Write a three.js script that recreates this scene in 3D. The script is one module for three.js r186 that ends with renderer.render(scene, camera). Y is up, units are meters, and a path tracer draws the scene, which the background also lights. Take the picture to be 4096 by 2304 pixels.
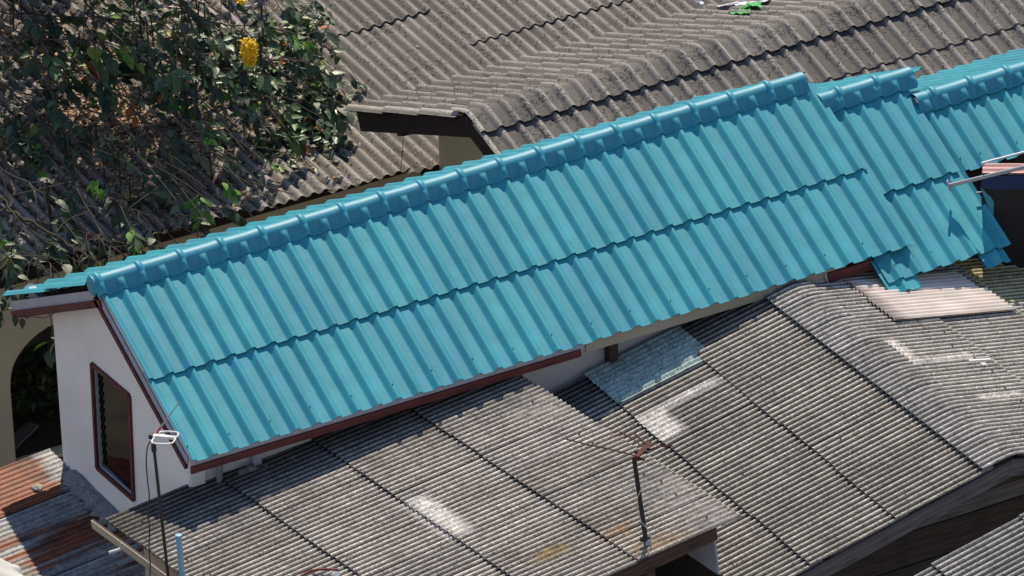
import * as THREE from 'three';
import { mergeGeometries } from 'three/addons/utils/BufferGeometryUtils.js';

// ------------------------------------------------------------------ camera, sky, sun, exposure
const scene = new THREE.Scene();
const camera = new THREE.PerspectiveCamera(4.886, 16 / 9, 1, 900);
camera.position.set(-26.4745, 35.0407, 58.9136);
camera.rotation.set(-0.50177, -0.493037, -0.034725, 'YXZ');
camera.updateMatrixWorld(true);
{
  const W = 64, H = 64, d = new Float32Array(W * H * 4);
  for (let j = 0; j < H; j++) for (let i = 0; i < W; i++) {
    const el = ((j + 0.5) / H - 0.5) * Math.PI, s = Math.max(0, Math.sin(el)), k = (j * W + i) * 4;
    const t = Math.pow(1 - s, 2.2);
    let c = [0.30 + 1.15 * t, 0.50 + 0.98 * t, 0.96 + 0.55 * t];
    if (el < 0) c = [0.36, 0.34, 0.31];
    for (let q = 0; q < 3; q++) d[k + q] = c[q] * 0.44;
    d[k + 3] = 1;
  }
  const sky = new THREE.DataTexture(d, W, H, THREE.RGBAFormat, THREE.FloatType);
  sky.mapping = THREE.EquirectangularReflectionMapping; sky.magFilter = THREE.LinearFilter; sky.minFilter = THREE.LinearFilter;
  sky.needsUpdate = true;
  scene.background = sky; scene.environment = sky;
}
const SUN = new THREE.Vector3(0.43, 1, -0.73).normalize();
const sun = new THREE.DirectionalLight(0xfff1dc, 5.0);
sun.position.copy(SUN).multiplyScalar(60).add(new THREE.Vector3(5, 0, 0));
sun.target.position.set(5, -2, 0); scene.add(sun.target);
sun.castShadow = true; sun.shadow.mapSize.set(4096, 4096); sun.shadow.bias = -0.0004;
Object.assign(sun.shadow.camera, { left: -16, right: 16, top: 16, bottom: -16, near: 1, far: 140 });
scene.add(sun);
const renderer = new THREE.WebGLRenderer({ antialias: true });
renderer.toneMapping = THREE.LinearToneMapping;
renderer.toneMappingExposure = 1.08;
renderer.shadowMap.enabled = true;

// ------------------------------------------------------------------ small maths
let seed = 12345;
function srand(s) { seed = s >>> 0; }
function rnd() { seed = (seed + 0x6D2B79F5) >>> 0; let t = seed; t = Math.imul(t ^ (t >>> 15), t | 1); t ^= t + Math.imul(t ^ (t >>> 7), t | 61); return ((t ^ (t >>> 14)) >>> 0) / 4294967296; }
const rr = (a, b) => a + (b - a) * rnd();
const V = (x, y, z) => new THREE.Vector3(x, y, z);
const sm = (a, b, x) => { const t = Math.min(1, Math.max(0, (x - a) / (b - a))); return t * t * (3 - 2 * t); };
const clamp = (x, a, b) => Math.min(b, Math.max(a, x));
function h2(i, j) { let n = Math.imul(i, 374761393) + Math.imul(j, 668265263); n = Math.imul(n ^ (n >>> 13), 1274126177); return ((n ^ (n >>> 16)) >>> 0) / 4294967296; }
function vn(x, y, p = 0) {
  const xi = Math.floor(x), yi = Math.floor(y), fx = x - xi, fy = y - yi, u = fx * fx * (3 - 2 * fx), v = fy * fy * (3 - 2 * fy);
  const w = (a) => p ? ((a % p) + p) % p : a;
  const a = h2(w(xi), w(yi)), b = h2(w(xi + 1), w(yi)), c = h2(w(xi), w(yi + 1)), d = h2(w(xi + 1), w(yi + 1));
  return a + (b - a) * u + (c - a) * v + (a - b - c + d) * u * v;
}
function fbm(x, y, o = 4) { let s = 0, a = 0.5; for (let i = 0; i < o; i++) { s += a * vn(x, y); x = x * 2.03 + 17.1; y = y * 2.03 + 5.3; a *= 0.5; } return s; }
const G0 = -7.6;                                                   // height of the ground

// where a sight line of the measured photograph (4096 x 2304) meets a plane of the place
function at(px, py, p, n) {
  const f = 27000.4, d = V((px - 2048) / f, -(py - 1152) / f, -1).applyEuler(camera.rotation);
  const t = (n.dot(p) - n.dot(camera.position)) / n.dot(d);
  return d.multiplyScalar(t).add(camera.position);
}
const atY = (px, py, y) => at(px, py, V(0, y, 0), V(0, 1, 0));
const atZ = (px, py, z) => at(px, py, V(0, 0, z), V(0, 0, 1));
const atX = (px, py, x) => at(px, py, V(x, 0, 0), V(1, 0, 0));

// ------------------------------------------------------------------ textures (multipliers near 1, in metres)
function tex(size, metres, fn, srgb = true) {
  const d = new Uint8Array(size * size * 4);
  for (let j = 0; j < size; j++) for (let i = 0; i < size; i++) {
    const c = fn(i / size, j / size), k = (j * size + i) * 4;
    for (let q = 0; q < 3; q++) d[k + q] = clamp(Math.round(255 * (srgb ? Math.pow(clamp(c[q], 0, 1), 1 / 2.2) : c[q])), 0, 255);
    d[k + 3] = 255;
  }
  const t = new THREE.DataTexture(d, size, size, THREE.RGBAFormat);
  t.wrapS = t.wrapT = THREE.RepeatWrapping; t.magFilter = THREE.LinearFilter; t.minFilter = THREE.LinearMipmapLinearFilter; t.generateMipmaps = true;
  if (srgb) t.colorSpace = THREE.SRGBColorSpace;
  t.repeat.set(1 / metres, 1 / metres); t.needsUpdate = true;
  return t;
}
function pf(x, y, p, o) { let s = 0, a = 0.5; for (let i = 0; i < o; i++) { s += a * vn(x * p, y * p, p); p *= 2; a *= 0.55; } return s; }
const tCement = tex(512, 0.9, (x, y) => {
  const n = pf(x, y, 10, 5), s = vn(x * 90 + 3, y * 90, 90), s2 = vn(x * 45, y * 45 + 9, 45);
  let g = 0.55 + 0.42 * (n - 0.3); g -= 0.33 * sm(0.58, 0.86, s); g += 0.30 * sm(0.72, 0.95, s2);
  return [g, g * 0.985, g * 0.96];
});
const tCementB = tex(512, 0.9, (x, y) => { const n = pf(x, y, 40, 3); return [n, n, n]; }, false);
const tLichen = tex(512, 1.1, (x, y) => {
  const n = pf(x + 0.31, y + 0.7, 9, 5), s = vn(x * 64, y * 64, 64), s2 = vn(x * 128 + 5, y * 128, 128);
  let g = 0.62 + 0.3 * (n - 0.4); g -= 0.45 * sm(0.5, 0.72, s) * sm(0.42, 0.6, n); g += 0.2 * sm(0.8, 0.95, s2);
  return [g, g * 0.98, g * 0.95];
});
const tPaint = tex(256, 1.3, (x, y) => { const n = pf(x, y, 6, 5), w = vn(x * 48, y * 3, 48) , d = sm(0.62, 0.9, vn(x * 96 + 7, y * 6, 96) * (0.5 + n)); const g = 0.86 + 0.26 * (n - 0.45) + 0.05 * (vn(x * 128, y * 128, 128) - 0.5) + 0.10 * (w - 0.5); return [g + 0.10 * d, g - 0.02 * d, g - 0.05 * d]; });
const tPlaster = tex(512, 2.2, (x, y) => { const n = pf(x, y, 5, 6), g = 0.88 + 0.16 * (n - 0.5); return [g, g, g]; });
const tRough = tex(256, 0.5, (x, y) => { const n = pf(x, y, 12, 4), g = 0.3 + 0.9 * n; return [g, g, g]; }, false);
const tWood = tex(256, 1.0, (x, y) => { const n = pf(x * 1, y, 4, 3), g = 0.6 + 0.5 * (vn(x * 4, y * 64, 64) - 0.4) * 0.8 + 0.25 * (n - 0.5); return [g, g * 0.97, g * 0.93]; });
const tDirt = tex(512, 2.5, (x, y) => { const n = pf(x, y, 8, 6), g = 0.35 + 0.8 * (n - 0.2); return [g, g * 0.93, g * 0.82]; });

// ------------------------------------------------------------------ materials
const mat = (r, g, b, o = {}) => new THREE.MeshStandardMaterial({ color: new THREE.Color().setRGB(r, g, b), roughness: 0.9, side: THREE.DoubleSide, ...o });
const M = {
  cement: mat(1, 1, 1, { vertexColors: true, map: tCement, bumpMap: tCementB, bumpScale: 0.003 }),
  paleSheet: mat(1, 1, 1, { vertexColors: true, map: tPaint }),
  lichen: mat(1, 1, 1, { vertexColors: true, map: tLichen, bumpMap: tCementB, bumpScale: 0.004 }),
  iron: mat(1, 1, 1, { vertexColors: true, map: tCement, roughness: 0.55, metalness: 0.25 }),
  blue: [[0.94, 1.04], [1.0, 1.0], [1.06, 0.98], [0.98, 1.01]].map(([k, q], i) => { const t = tPaint.clone(); t.offset.set(0.23 * i + 0.11, 0.37 * i); t.needsUpdate = true; return mat(0.036 * k, 0.35 * k, 0.45 * k * q, { map: t, roughness: 0.46 }); }),
  blueCap: mat(0.03, 0.30, 0.43, { map: tPaint, roughness: 0.5 }),
  screw: mat(0.03, 0.03, 0.035, { roughness: 0.5, metalness: 0.4 }),
  white: mat(0.88, 0.87, 0.84, { map: tPlaster }),
  offwhite: mat(0.66, 0.65, 0.62, { map: tPlaster }),
  cream: mat(0.52, 0.48, 0.36, { map: tPlaster }),
  beige: mat(0.42, 0.38, 0.30, { map: tPlaster }),
  zinc: mat(0.42, 0.45, 0.52, { map: tPaint, roughness: 0.6 }),
  maroon: mat(0.16, 0.035, 0.04, { map: tWood, roughness: 0.7 }),
  darkBrown: mat(0.03, 0.018, 0.015, { map: tWood }),
  brownBoard: mat(0.13, 0.075, 0.065, { map: tWood }),
  greyBoard: mat(0.2, 0.2, 0.21, { map: tWood }),
  darkWood: mat(0.07, 0.062, 0.055, { map: tWood }),
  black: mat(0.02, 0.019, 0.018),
  glass: new THREE.MeshPhysicalMaterial({ color: 0x191c1e, roughness: 0.06, transmission: 0.6, ior: 1.3, thickness: 0, side: THREE.DoubleSide }),
  orange: mat(0.6, 0.09, 0.03),
  steel: mat(0.33, 0.34, 0.36, { roughness: 0.45, metalness: 0.5 }),
  darkSteel: mat(0.035, 0.033, 0.035, { roughness: 0.6, metalness: 0.3 }),
  rust: mat(0.16, 0.06, 0.035, { map: tCement, roughness: 0.95 }),
  whitePlastic: mat(0.8, 0.8, 0.8, { roughness: 0.35 }),
  pvc: mat(0.2, 0.42, 0.55, { roughness: 0.4 }),
  cable: mat(0.05, 0.05, 0.05),
  paleCable: mat(0.55, 0.56, 0.5),
  mortar: mat(0.3, 0.31, 0.33, { map: tCement, bumpMap: tRough, bumpScale: 0.02 }),
  earth: mat(0.30, 0.27, 0.23, { map: tDirt }),
  dirt: mat(0.06, 0.05, 0.04, { map: tDirt }),
  pink: mat(0.66, 0.40, 0.36, { roughness: 0.8 }),
  navy: mat(0.012, 0.03, 0.09),
  terracotta: mat(0.45, 0.15, 0.07),
  bark: mat(0.11, 0.095, 0.08, { map: tDirt }),
  twig: mat(0.085, 0.068, 0.055),
  pod: mat(0.012, 0.009, 0.009, { roughness: 0.5 }),
  leafDark: mat(0.028, 0.06, 0.026, { roughness: 0.55 }),
  leafMid: mat(0.07, 0.14, 0.04, { roughness: 0.5 }),
  leafGrey: mat(0.12, 0.175, 0.10, { roughness: 0.42 }),
  leafBright: mat(0.12, 0.3, 0.03, { roughness: 0.5 }),
  leafYellow: mat(0.2, 0.24, 0.03, { roughness: 0.5 }),
  leafOrange: mat(0.45, 0.13, 0.02),
  flower: mat(0.9, 0.66, 0.005, { roughness: 0.7 }),
};
const leafTrans = (m) => { const p = new THREE.MeshPhysicalMaterial({ color: m.color, roughness: m.roughness, transmission: 0.3, thickness: 0, side: THREE.DoubleSide }); return p; };
for (const k of ['leafDark', 'leafMid', 'leafGrey', 'leafBright', 'leafYellow', 'leafOrange', 'flower']) M[k] = leafTrans(M[k]);

// ------------------------------------------------------------------ naming and parenting
const taken = {};
function numbered(n) { const k = taken[n] = (taken[n] ?? -1) + 1; return k ? `${n}_${String(k).padStart(3, '0')}` : n; }
const off = new WeakMap();                                         // world position of a thing's base
function thing(name, label, category, pos = V(0, G0, 0), group) {
  const o = new THREE.Group(); o.name = numbered(name); o.position.copy(pos); scene.add(o);
  o.userData = { label, category }; if (group) o.userData.group = group;
  off.set(o, pos.clone()); return o;
}
function part(name, geo, m, parent, opt = {}) {                    // geo in world coordinates
  const g = Array.isArray(geo) ? mergeGeometries(geo.map((q) => { q = q.index ? q.toNonIndexed() : q; for (const a of Object.keys(q.attributes)) if (!['position', 'normal', 'uv', ...(opt.col ? ['color'] : [])].includes(a)) q.deleteAttribute(a); return q; })) : geo;
  const o = new THREE.Mesh(g, m); o.name = name; o.castShadow = o.receiveShadow = true;
  const p = off.get(parent); g.translate(-p.x, -p.y, -p.z);
  off.set(o, p); parent.add(o);
  if (opt.kind) o.userData.kind = opt.kind; if (opt.label) o.userData.label = opt.label;
  return o;
}
function placed(name, geo, m, parent, mtx) {                       // shared geometry put in place by a matrix
  const o = new THREE.Mesh(geo, m); o.name = name; o.castShadow = o.receiveShadow = true;
  mtx.decompose(o.position, o.quaternion, o.scale); o.position.sub(off.get(parent)); parent.add(o); return o;
}
function solo(name, geo, m, label, category, group, kind) {        // a top-level thing that is one mesh
  const g = Array.isArray(geo) ? mergeGeometries(geo.map((q) => q.index ? q.toNonIndexed() : q)) : geo;
  g.computeBoundingBox(); const b = g.boundingBox, p = V((b.min.x + b.max.x) / 2, b.min.y, (b.min.z + b.max.z) / 2);
  g.translate(-p.x, -p.y, -p.z);
  const o = new THREE.Mesh(g, m); o.name = numbered(name); o.position.copy(p); o.castShadow = o.receiveShadow = true;
  if (kind) o.userData = { kind, label, category }; else o.userData = { label, category };
  if (kind === 'structure') o.userData = { kind }; if (group) o.userData.group = group;
  scene.add(o); return o;
}
function basis(o, u, n, v) { return new THREE.Matrix4().makeBasis(u, n, v).setPosition(o); }

// ------------------------------------------------------------------ geometry helpers
function box(x0, y0, z0, x1, y1, z1) { const g = new THREE.BoxGeometry(x1 - x0, y1 - y0, z1 - z0); uvMetres(g); return g.translate((x0 + x1) / 2, (y0 + y1) / 2, (z0 + z1) / 2); }
function uvMetres(g) {                                             // planar uv by the main axis of each face normal
  const p = g.attributes.position, n = g.attributes.normal, u = g.attributes.uv; if (!u) return g;
  for (let i = 0; i < p.count; i++) {
    const ax = Math.abs(n.getX(i)), ay = Math.abs(n.getY(i)), az = Math.abs(n.getZ(i));
    if (ay >= ax && ay >= az) u.setXY(i, p.getX(i), p.getZ(i)); else if (ax >= az) u.setXY(i, p.getZ(i), p.getY(i)); else u.setXY(i, p.getX(i), p.getY(i));
  }
  return g;
}
function beam(a, b, w, h, upv = V(0, 1, 0)) {                      // a board from a to b, w across, h along up
  const d = b.clone().sub(a), L = d.length(); d.normalize();
  const s = d.clone().cross(upv).normalize(), u = s.clone().cross(d);
  const g = new THREE.BoxGeometry(L, h, w); uvMetres(g);
  g.applyMatrix4(new THREE.Matrix4().makeBasis(d, u, s)); const c = a.clone().add(b).multiplyScalar(0.5); return g.translate(c.x, c.y, c.z);
}
function rod(a, b, r, r2 = r, seg = 10) {
  const d = b.clone().sub(a), g = new THREE.CylinderGeometry(r2, r, d.length(), seg);
  g.applyQuaternion(new THREE.Quaternion().setFromUnitVectors(V(0, 1, 0), d.clone().normalize())); const c = a.clone().add(b).multiplyScalar(0.5); return g.translate(c.x, c.y, c.z);
}
function tube(pts, r, seg = 24, rs = 6, closed = false) { return new THREE.TubeGeometry(new THREE.CatmullRomCurve3(pts, closed), seg, r, rs, closed); }
function prism(poly, dir) {                                        // planar polygon (world points) pushed along dir
  const N = poly.length, pos = [], n = V(0, 0, 0); for (let i = 0; i < N; i++) { const a = poly[i], b = poly[(i + 1) % N]; n.add(a.clone().cross(b)); }
  const back = poly.map((q) => q.clone().add(dir));
  const e1 = poly[1].clone().sub(poly[0]).normalize(), nn = n.clone().normalize(), e2 = nn.clone().cross(e1);
  const tri = THREE.ShapeUtils.triangulateShape(poly.map((q) => new THREE.Vector2(q.clone().sub(poly[0]).dot(e1), q.clone().sub(poly[0]).dot(e2))), []);
  const P = (q) => pos.push(q.x, q.y, q.z);
  const flip = n.dot(dir) > 0;
  for (const [a, b, c] of tri) { P(poly[a]); P(poly[flip ? c : b]); P(poly[flip ? b : c]); P(back[a]); P(back[flip ? b : c]); P(back[flip ? c : b]); }
  for (let i = 0; i < N; i++) { const a = poly[i], b = poly[(i + 1) % N], c = back[i], d = back[(i + 1) % N]; if (flip) [a, b, d, a, d, c].forEach(P); else [a, d, b, a, c, d].forEach(P); }
  const g = new THREE.BufferGeometry(); g.setAttribute('position', new THREE.Float32BufferAttribute(pos, 3)); g.computeVertexNormals();
  g.setAttribute('uv', new THREE.Float32BufferAttribute(new Float32Array(pos.length / 3 * 2), 2)); return uvMetres(g);
}
// a closed thin shell: top(i,j) gives a point and a normal direction; thickness goes the other way
function shell(nu, nv, P, th, uvf, colf) {
  const top = [], nor = [];
  for (let j = 0; j <= nv; j++) for (let i = 0; i <= nu; i++) top.push(P(i / nu, j / nv, i, j));
  const id = (i, j) => j * (nu + 1) + i;
  for (let j = 0; j <= nv; j++) for (let i = 0; i <= nu; i++) {
    const a = top[id(Math.max(0, i - 1), j)], b = top[id(Math.min(nu, i + 1), j)], c = top[id(i, Math.max(0, j - 1))], d = top[id(i, Math.min(nv, j + 1))];
    nor.push(d.clone().sub(c).cross(b.clone().sub(a)).normalize());
  }
  const pos = [], nrm = [], uv = [], col = [], idx = [];
  const put = (p, n, k, dim = 1) => { pos.push(p.x, p.y, p.z); nrm.push(n.x, n.y, n.z); const q = uvf(k % (nu + 1) / nu, Math.floor(k / (nu + 1)) / nv); uv.push(q[0], q[1]); if (colf) { const c = colf(k % (nu + 1) / nu, Math.floor(k / (nu + 1)) / nv, top[k]); col.push(c[0] * dim, c[1] * dim, c[2] * dim); } return pos.length / 3 - 1; };
  for (let k = 0; k < top.length; k++) put(top[k], nor[k], k);
  const base = top.length, low = top.map((p, k) => p.clone().addScaledVector(nor[k], -th));
  for (let k = 0; k < top.length; k++) put(low[k], nor[k].clone().negate(), k);
  for (let j = 0; j < nv; j++) for (let i = 0; i < nu; i++) {
    const a = id(i, j), b = id(i + 1, j), c = id(i, j + 1), d = id(i + 1, j + 1);
    idx.push(a, c, b, b, c, d); idx.push(base + a, base + b, base + c, base + b, base + d, base + c);
  }
  const edge = (ks, rev) => { for (let q = 0; q + 1 < ks.length; q++) {
    const a = ks[q], b = ks[q + 1], e = top[b].clone().sub(top[a]), n = nor[a].clone().cross(e).normalize(); if (rev) n.negate();
    const i0 = put(top[a], n, a), i1 = put(top[b], n, b), i2 = put(low[a], n, a), i3 = put(low[b], n, b);
    if (rev) idx.push(i0, i1, i2, i1, i3, i2); else idx.push(i0, i2, i1, i1, i2, i3);
  } };
  const rowI = (j) => Array.from({ length: nu + 1 }, (_, i) => id(i, j)), colI = (i) => Array.from({ length: nv + 1 }, (_, j) => id(i, j));
  edge(rowI(0), false); edge(rowI(nv), true); edge(colI(0), true); edge(colI(nu), false);
  const g = new THREE.BufferGeometry();
  g.setAttribute('position', new THREE.Float32BufferAttribute(pos, 3)); g.setAttribute('normal', new THREE.Float32BufferAttribute(nrm, 3)); g.setAttribute('uv', new THREE.Float32BufferAttribute(uv, 2));
  if (colf) g.setAttribute('color', new THREE.Float32BufferAttribute(col, 3));
  g.setIndex(idx); return g;
}
// a corrugated sheet in local axes: x across, y up, z down the slope
function sheet({ W, L, prof, nu, nv = 8, th = 0.006, lift = 0.012, side = 0.004, sag = 0, u0 = 0, v0 = 0, color, us, ragged = 0 }) {
  const xs = us || Array.from({ length: nu + 1 }, (_, i) => W * i / nu);
  const rag = xs.map((_, i) => ragged ? ragged * (h2(i + Math.floor(u0 * 99), 7) - 0.5) : 0);
  return shell(xs.length - 1, nv, (a, b, i, j) => {
    const x = xs[i], z = L * b + (j === nv ? rag[i] : 0);
    return V(x, prof(u0 + x) + lift * b + side * (x / W) - sag * Math.sin(Math.PI * b), z);
  }, th, (a, b) => [u0 + a * W, v0 + b * L], color ? (a, b, p) => color(u0 + a * W, v0 + b * L, prof(u0 + a * W)) : null);
}
const mod = (a, m) => ((a % m) + m) % m;
const sine = (p, h) => (u) => h * (0.5 + 0.5 * Math.cos(2 * Math.PI * u / p));
function ribBlue(u) {                                              // wide flat valley, narrow rounded rib every 25 cm
  const d = mod(u + 0.125, 0.25) - 0.125;
  const l = (a, b, x) => { const t = clamp((x - a) / (b - a), 0, 1); return 0.45 * t + 0.55 * t * t * (3 - 2 * t); };
  return 0.047 * (d >= 0 ? 1 - l(0.012, 0.050, d) : 1 - l(0.012, 0.085, -d));
}
function ribGrey(u) { const d = mod(u + 0.125, 0.25) - 0.125, a = Math.abs(d); return 0.05 * (a < 0.066 ? Math.pow(Math.cos(Math.PI * a / 0.132), 1.2) : 0) + 0.006 * sm(0.066, 0.125, a) * 0; }
const blueUs = (W, u0) => { const out = []; const off8 = [-0.125, -0.095, -0.085, -0.075, -0.062, -0.045, -0.028, -0.014, 0, 0.012, 0.022, 0.032, 0.042, 0.052, 0.075, 0.1]; for (let k = -1; k < 8; k++) for (const o of off8) { const x = 0.25 * k + o - u0; if (x > 0.002 && x < W - 0.002) out.push(x); } return [0, ...out.sort((a, b) => a - b), W]; };

// =================================================================== THE GROUND
{
  const sg = new THREE.CircleGeometry(4.2, 40).rotateX(-Math.PI / 2).translate(1.6, G0 + 0.004, -6.6); { const u = sg.attributes.uv; for (let i = 0; i < u.count; i++) u.setXY(i, u.getX(i) * 6.4, u.getY(i) * 6.4); }
  const so = new THREE.Mesh(sg, M.dirt); so.name = 'soil'; so.receiveShadow = true; so.userData = { kind: 'structure' }; scene.add(so);
  const g = new THREE.PlaneGeometry(900, 900, 1, 1).rotateX(-Math.PI / 2); const u = g.attributes.uv; for (let i = 0; i < 4; i++) u.setXY(i, u.getX(i) * 900, u.getY(i) * 900);
  const o = new THREE.Mesh(g, M.earth); o.name = 'ground'; o.position.y = G0; o.receiveShadow = true; o.userData = { kind: 'structure' }; scene.add(o);
}

// =================================================================== THE BLUE ROOFED HOUSE
const TH = 0.4844, sT = Math.sin(TH), cT = Math.cos(TH), AP = -0.105;
const fr = (x, d, h = 0) => V(x, AP - d * sT + h * cT, d * cT + h * sT);
const bk = (x, d, h = 0) => V(x, AP - d * sT + h * cT, -d * cT - h * sT);
const fN = V(0, cT, sT), fVv = V(0, -sT, cT), bN = V(0, cT, -sT), bVv = V(0, -sT, -cT), eX = V(1, 0, 0), eXn = V(-1, 0, 0);
const house = thing('blue_roofed_house', 'long white house under the largest bright blue ribbed roof, dark slanted window in its gable', 'house', V(4.6, G0, 0.2));
{
  // walls
  const gp = (z, y) => V(0.2, y, z);
  const outer = [[-1.56, G0], [1.77, G0], [1.77, AP - 0.14 - 1.77 * Math.tan(TH)], [0, AP - 0.14], [-1.56, AP - 0.14 - 1.56 * Math.tan(TH)]];
  const s = new THREE.Shape(outer.map(([z, y]) => new THREE.Vector2(z, y)));
  const win = [[-0.565, -1.40], [0.375, -1.35], [0.31, -2.70], [-0.615, -2.75]];
  s.holes.push(new THREE.Path(win.map(([z, y]) => new THREE.Vector2(z, y))));
  const wg = (x) => { const g = new THREE.ExtrudeGeometry(s, { depth: 0.12, bevelEnabled: false }); g.rotateY(-Math.PI / 2); g.translate(x + 0.12, 0, 0); return uvMetres(g); };
  part('gable_wall', wg(0.2), M.white, house);
  const s2 = new THREE.Shape(outer.map(([z, y]) => new THREE.Vector2(z, y)));
  { const g = new THREE.ExtrudeGeometry(s2, { depth: 0.12, bevelEnabled: false }); g.rotateY(-Math.PI / 2); g.translate(9.12, 0, 0); part('gable_wall', uvMetres(g), M.offwhite, house); }
  part('front_wall', box(0.32, G0, 1.65, 9.0, -1.16, 1.77), M.offwhite, house);
  part('back_wall', box(0.32, G0, -1.56, 9.0, -1.06, -1.44), M.offwhite, house);
  part('corner_column', box(0.205, G0, 1.772, 0.37, -1.12, 1.80), M.white, house);
  // window
  const w = part('window', [
    [win[0], win[1]], [win[1], win[2]], [win[2], win[3]], [win[3], win[0]]].map(([a, b]) => beam(V(0.185, a[1], a[0]), V(0.185, b[1], b[0]), 0.05, 0.03, eX)), M.maroon, house);
  const c = [-0.12, -2.05], inn = win.map(([z, y]) => [c[0] + (z - c[0]) * 0.95, c[1] + (y - c[1]) * 0.965]);
  part('inner_frame', [[0, 1], [1, 2], [2, 3], [3, 0]].map(([i, k]) => beam(V(0.215, inn[i][1], inn[i][0]), V(0.215, inn[k][1], inn[k][0]), 0.03, 0.018, eX)), M.zinc, w);
  for (let k = 0; k < 11; k++) {                                    // louvre blades of glass
    const y = -1.52 - k * 0.111; const f = (y + 1.4) / -1.35, z0 = -0.545 - 0.03 * f, z1 = 0.335 - 0.05 * f;
    const g = new THREE.BoxGeometry(0.11, 0.005, z1 - z0); g.rotateZ(1.42); g.translate(0.25, y, (z0 + z1) / 2); part('louvre_pane', g, M.glass, w);
  }
  const cg = new THREE.PlaneGeometry(0.3, 1.0, 12, 8); { const p = cg.attributes.position; for (let i = 0; i < p.count; i++) { const x = p.getX(i), y = p.getY(i); p.setXYZ(i, x * (0.65 - 0.5 * y), y, 0.03 * Math.sin(x * 40)); } cg.computeVertexNormals(); }
  const ob = solo('hanging_cloth', cg.rotateY(Math.PI / 2).translate(0.35, -1.95, 0.22), M.orange, 'orange cloth hanging inside the dark slanted window of the white gable', 'cloth');
  // roof underlay of rafters and battens, then every sheet
  const battens = [];
  for (let i = 0; i < 12; i++) for (const f of [fr, bk]) battens.push(beam(f(0.3 + i * 0.78, 0.05, -0.06), f(0.3 + i * 0.78, 2.35, -0.06), 0.045, 0.07, f === fr ? fN : bN));
  for (const d of [0.2, 1.3, 2.35]) for (const f of [fr, bk]) battens.push(beam(f(0.1, d, -0.018), f(9.1, d, -0.018), 0.05, 0.02, f === fr ? fN : bN));
  const roof = part('roof', battens, M.darkWood, house);
  const P = (u) => ribBlue(u - 0.03);
  srand(5);
  const gs = {};
  const blueSheet = (W, L) => { const k = W + '_' + L.toFixed(2); return gs[k] ||= sheet({ W, L, prof: P, us: blueUs(W, -0.03), nv: 6, th: 0.005, lift: 0.016, side: 0.004 }); };
  for (let k = 0; k < 18; k++) {
    const last = k === 17, W = last ? 0.63 : 0.54, x = 0.03 + 0.5 * k, jit = () => rr(-0.006, 0.006);
    placed('roof_sheet', blueSheet(W, 1.31), M.blue[k % 4], roof, basis(fr(x, 0.05 + jit(), 0.012), eX, fN, fVv));
    placed('roof_sheet', blueSheet(W, 1.25), M.blue[(k + 2) % 4], roof, basis(fr(x, 1.23 + jit(), 0.0), eX, fN, fVv));
  }
  for (let k = 0; k < 18; k++) {                                    // back slope, sheets laid the other way round
    const x = 0.03 + 0.5 * k + 0.5, D = 2.77 - 0.05 * x;
    const gB = (L) => gs['b' + L.toFixed(2)] ||= sheet({ W: 0.54, L, prof: (u) => ribBlue(0.5 - u - 0.03 + 0.0), us: Array.from({ length: 33 }, (_, i) => 0.54 * i / 32), nv: 4, th: 0.005, lift: 0.02, side: 0.004 });
    placed('roof_sheet', gB(1.4), M.blue[(k + 1) % 4], roof, basis(bk(x, 0.05, 0.014), eXn, bN, bVv));
    placed('roof_sheet', gB(D - 1.3), M.blue[(k + 3) % 4], roof, basis(bk(x, 1.3, 0), eXn, bN, bVv));
  }
  // ridge caps
  capRow(roof, 0.02, 18, 0, 0, true, true);
  // screws
  const sc = [];
  const screwAt = (x, d, f = fr, n = fN) => { const g = new THREE.CylinderGeometry(0.006, 0.01, 0.022, 6); g.applyQuaternion(new THREE.Quaternion().setFromUnitVectors(V(0, 1, 0), n)); const p = f(x, d, 0.062); sc.push(g.translate(p.x, p.y, p.z)); };
  for (let k = 0; k < 18; k++) { screwAt(0.06 + 0.5 * k + 0.25, 1.12 + rr(-0.02, 0.02)); screwAt(0.06 + 0.5 * k, 2.28 + rr(-0.02, 0.02)); if (k % 3 === 1) screwAt(0.06 + 0.5 * k, 1.15); screwAt(0.31 + 0.5 * k, 2.5 - 0.05 * (k / 2), bk, bN); screwAt(0.31 + 0.5 * k, 1.25, bk, bN); }
  part('roof_screw', sc, M.screw, roof, { kind: 'stuff' });
  // barge boards on the gable (pale strip above, maroon below) and fascia along the eave
  const brd = (name, a, b, t, h, m, upv) => part(name, beam(a, b, t, h, upv), m, house);
  brd('barge_board', V(0.045, 0, 0).add(fr(0, 0.02, -0.075)), V(0.045, 0, 0).add(fr(0, 2.40, -0.075)), 0.02, 0.09, M.zinc, fN);
  brd('barge_board', V(0.03, 0, 0).add(fr(0, 0.06, -0.152)), V(0.03, 0, 0).add(fr(0, 2.42, -0.152)), 0.035, 0.062, M.maroon, fN);
  brd('barge_board', V(0.045, 0, 0).add(bk(0, -0.02, -0.105)), V(0.045, 0, 0).add(bk(0, 2.70, -0.105)), 0.02, 0.11, M.zinc, bN);
  brd('barge_board', V(0.03, 0, 0).add(bk(0, -0.06, -0.20)), V(0.03, 0, 0).add(bk(0, 2.68, -0.20)), 0.035, 0.085, M.maroon, bN);
  const fz = 2.12, fy = AP - 2.42 * sT;
  part('fascia_board', box(0.06, fy - 0.10, fz - 0.01, 4.9, fy - 0.005, fz + 0.01), M.zinc, house);
  part('fascia_board', box(0.045, fy - 0.185, fz + 0.012, 4.86, fy - 0.10, fz + 0.035), M.maroon, house);
  part('fascia_board', box(4.93, fy - 0.17, fz - 0.012, 8.3, fy - 0.0, fz + 0.01), M.beige, house);
  part('fascia_board', box(8.05, fy - 0.20, fz + 0.012, 9.02, fy - 0.075, fz + 0.035), M.maroon, house);
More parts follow.
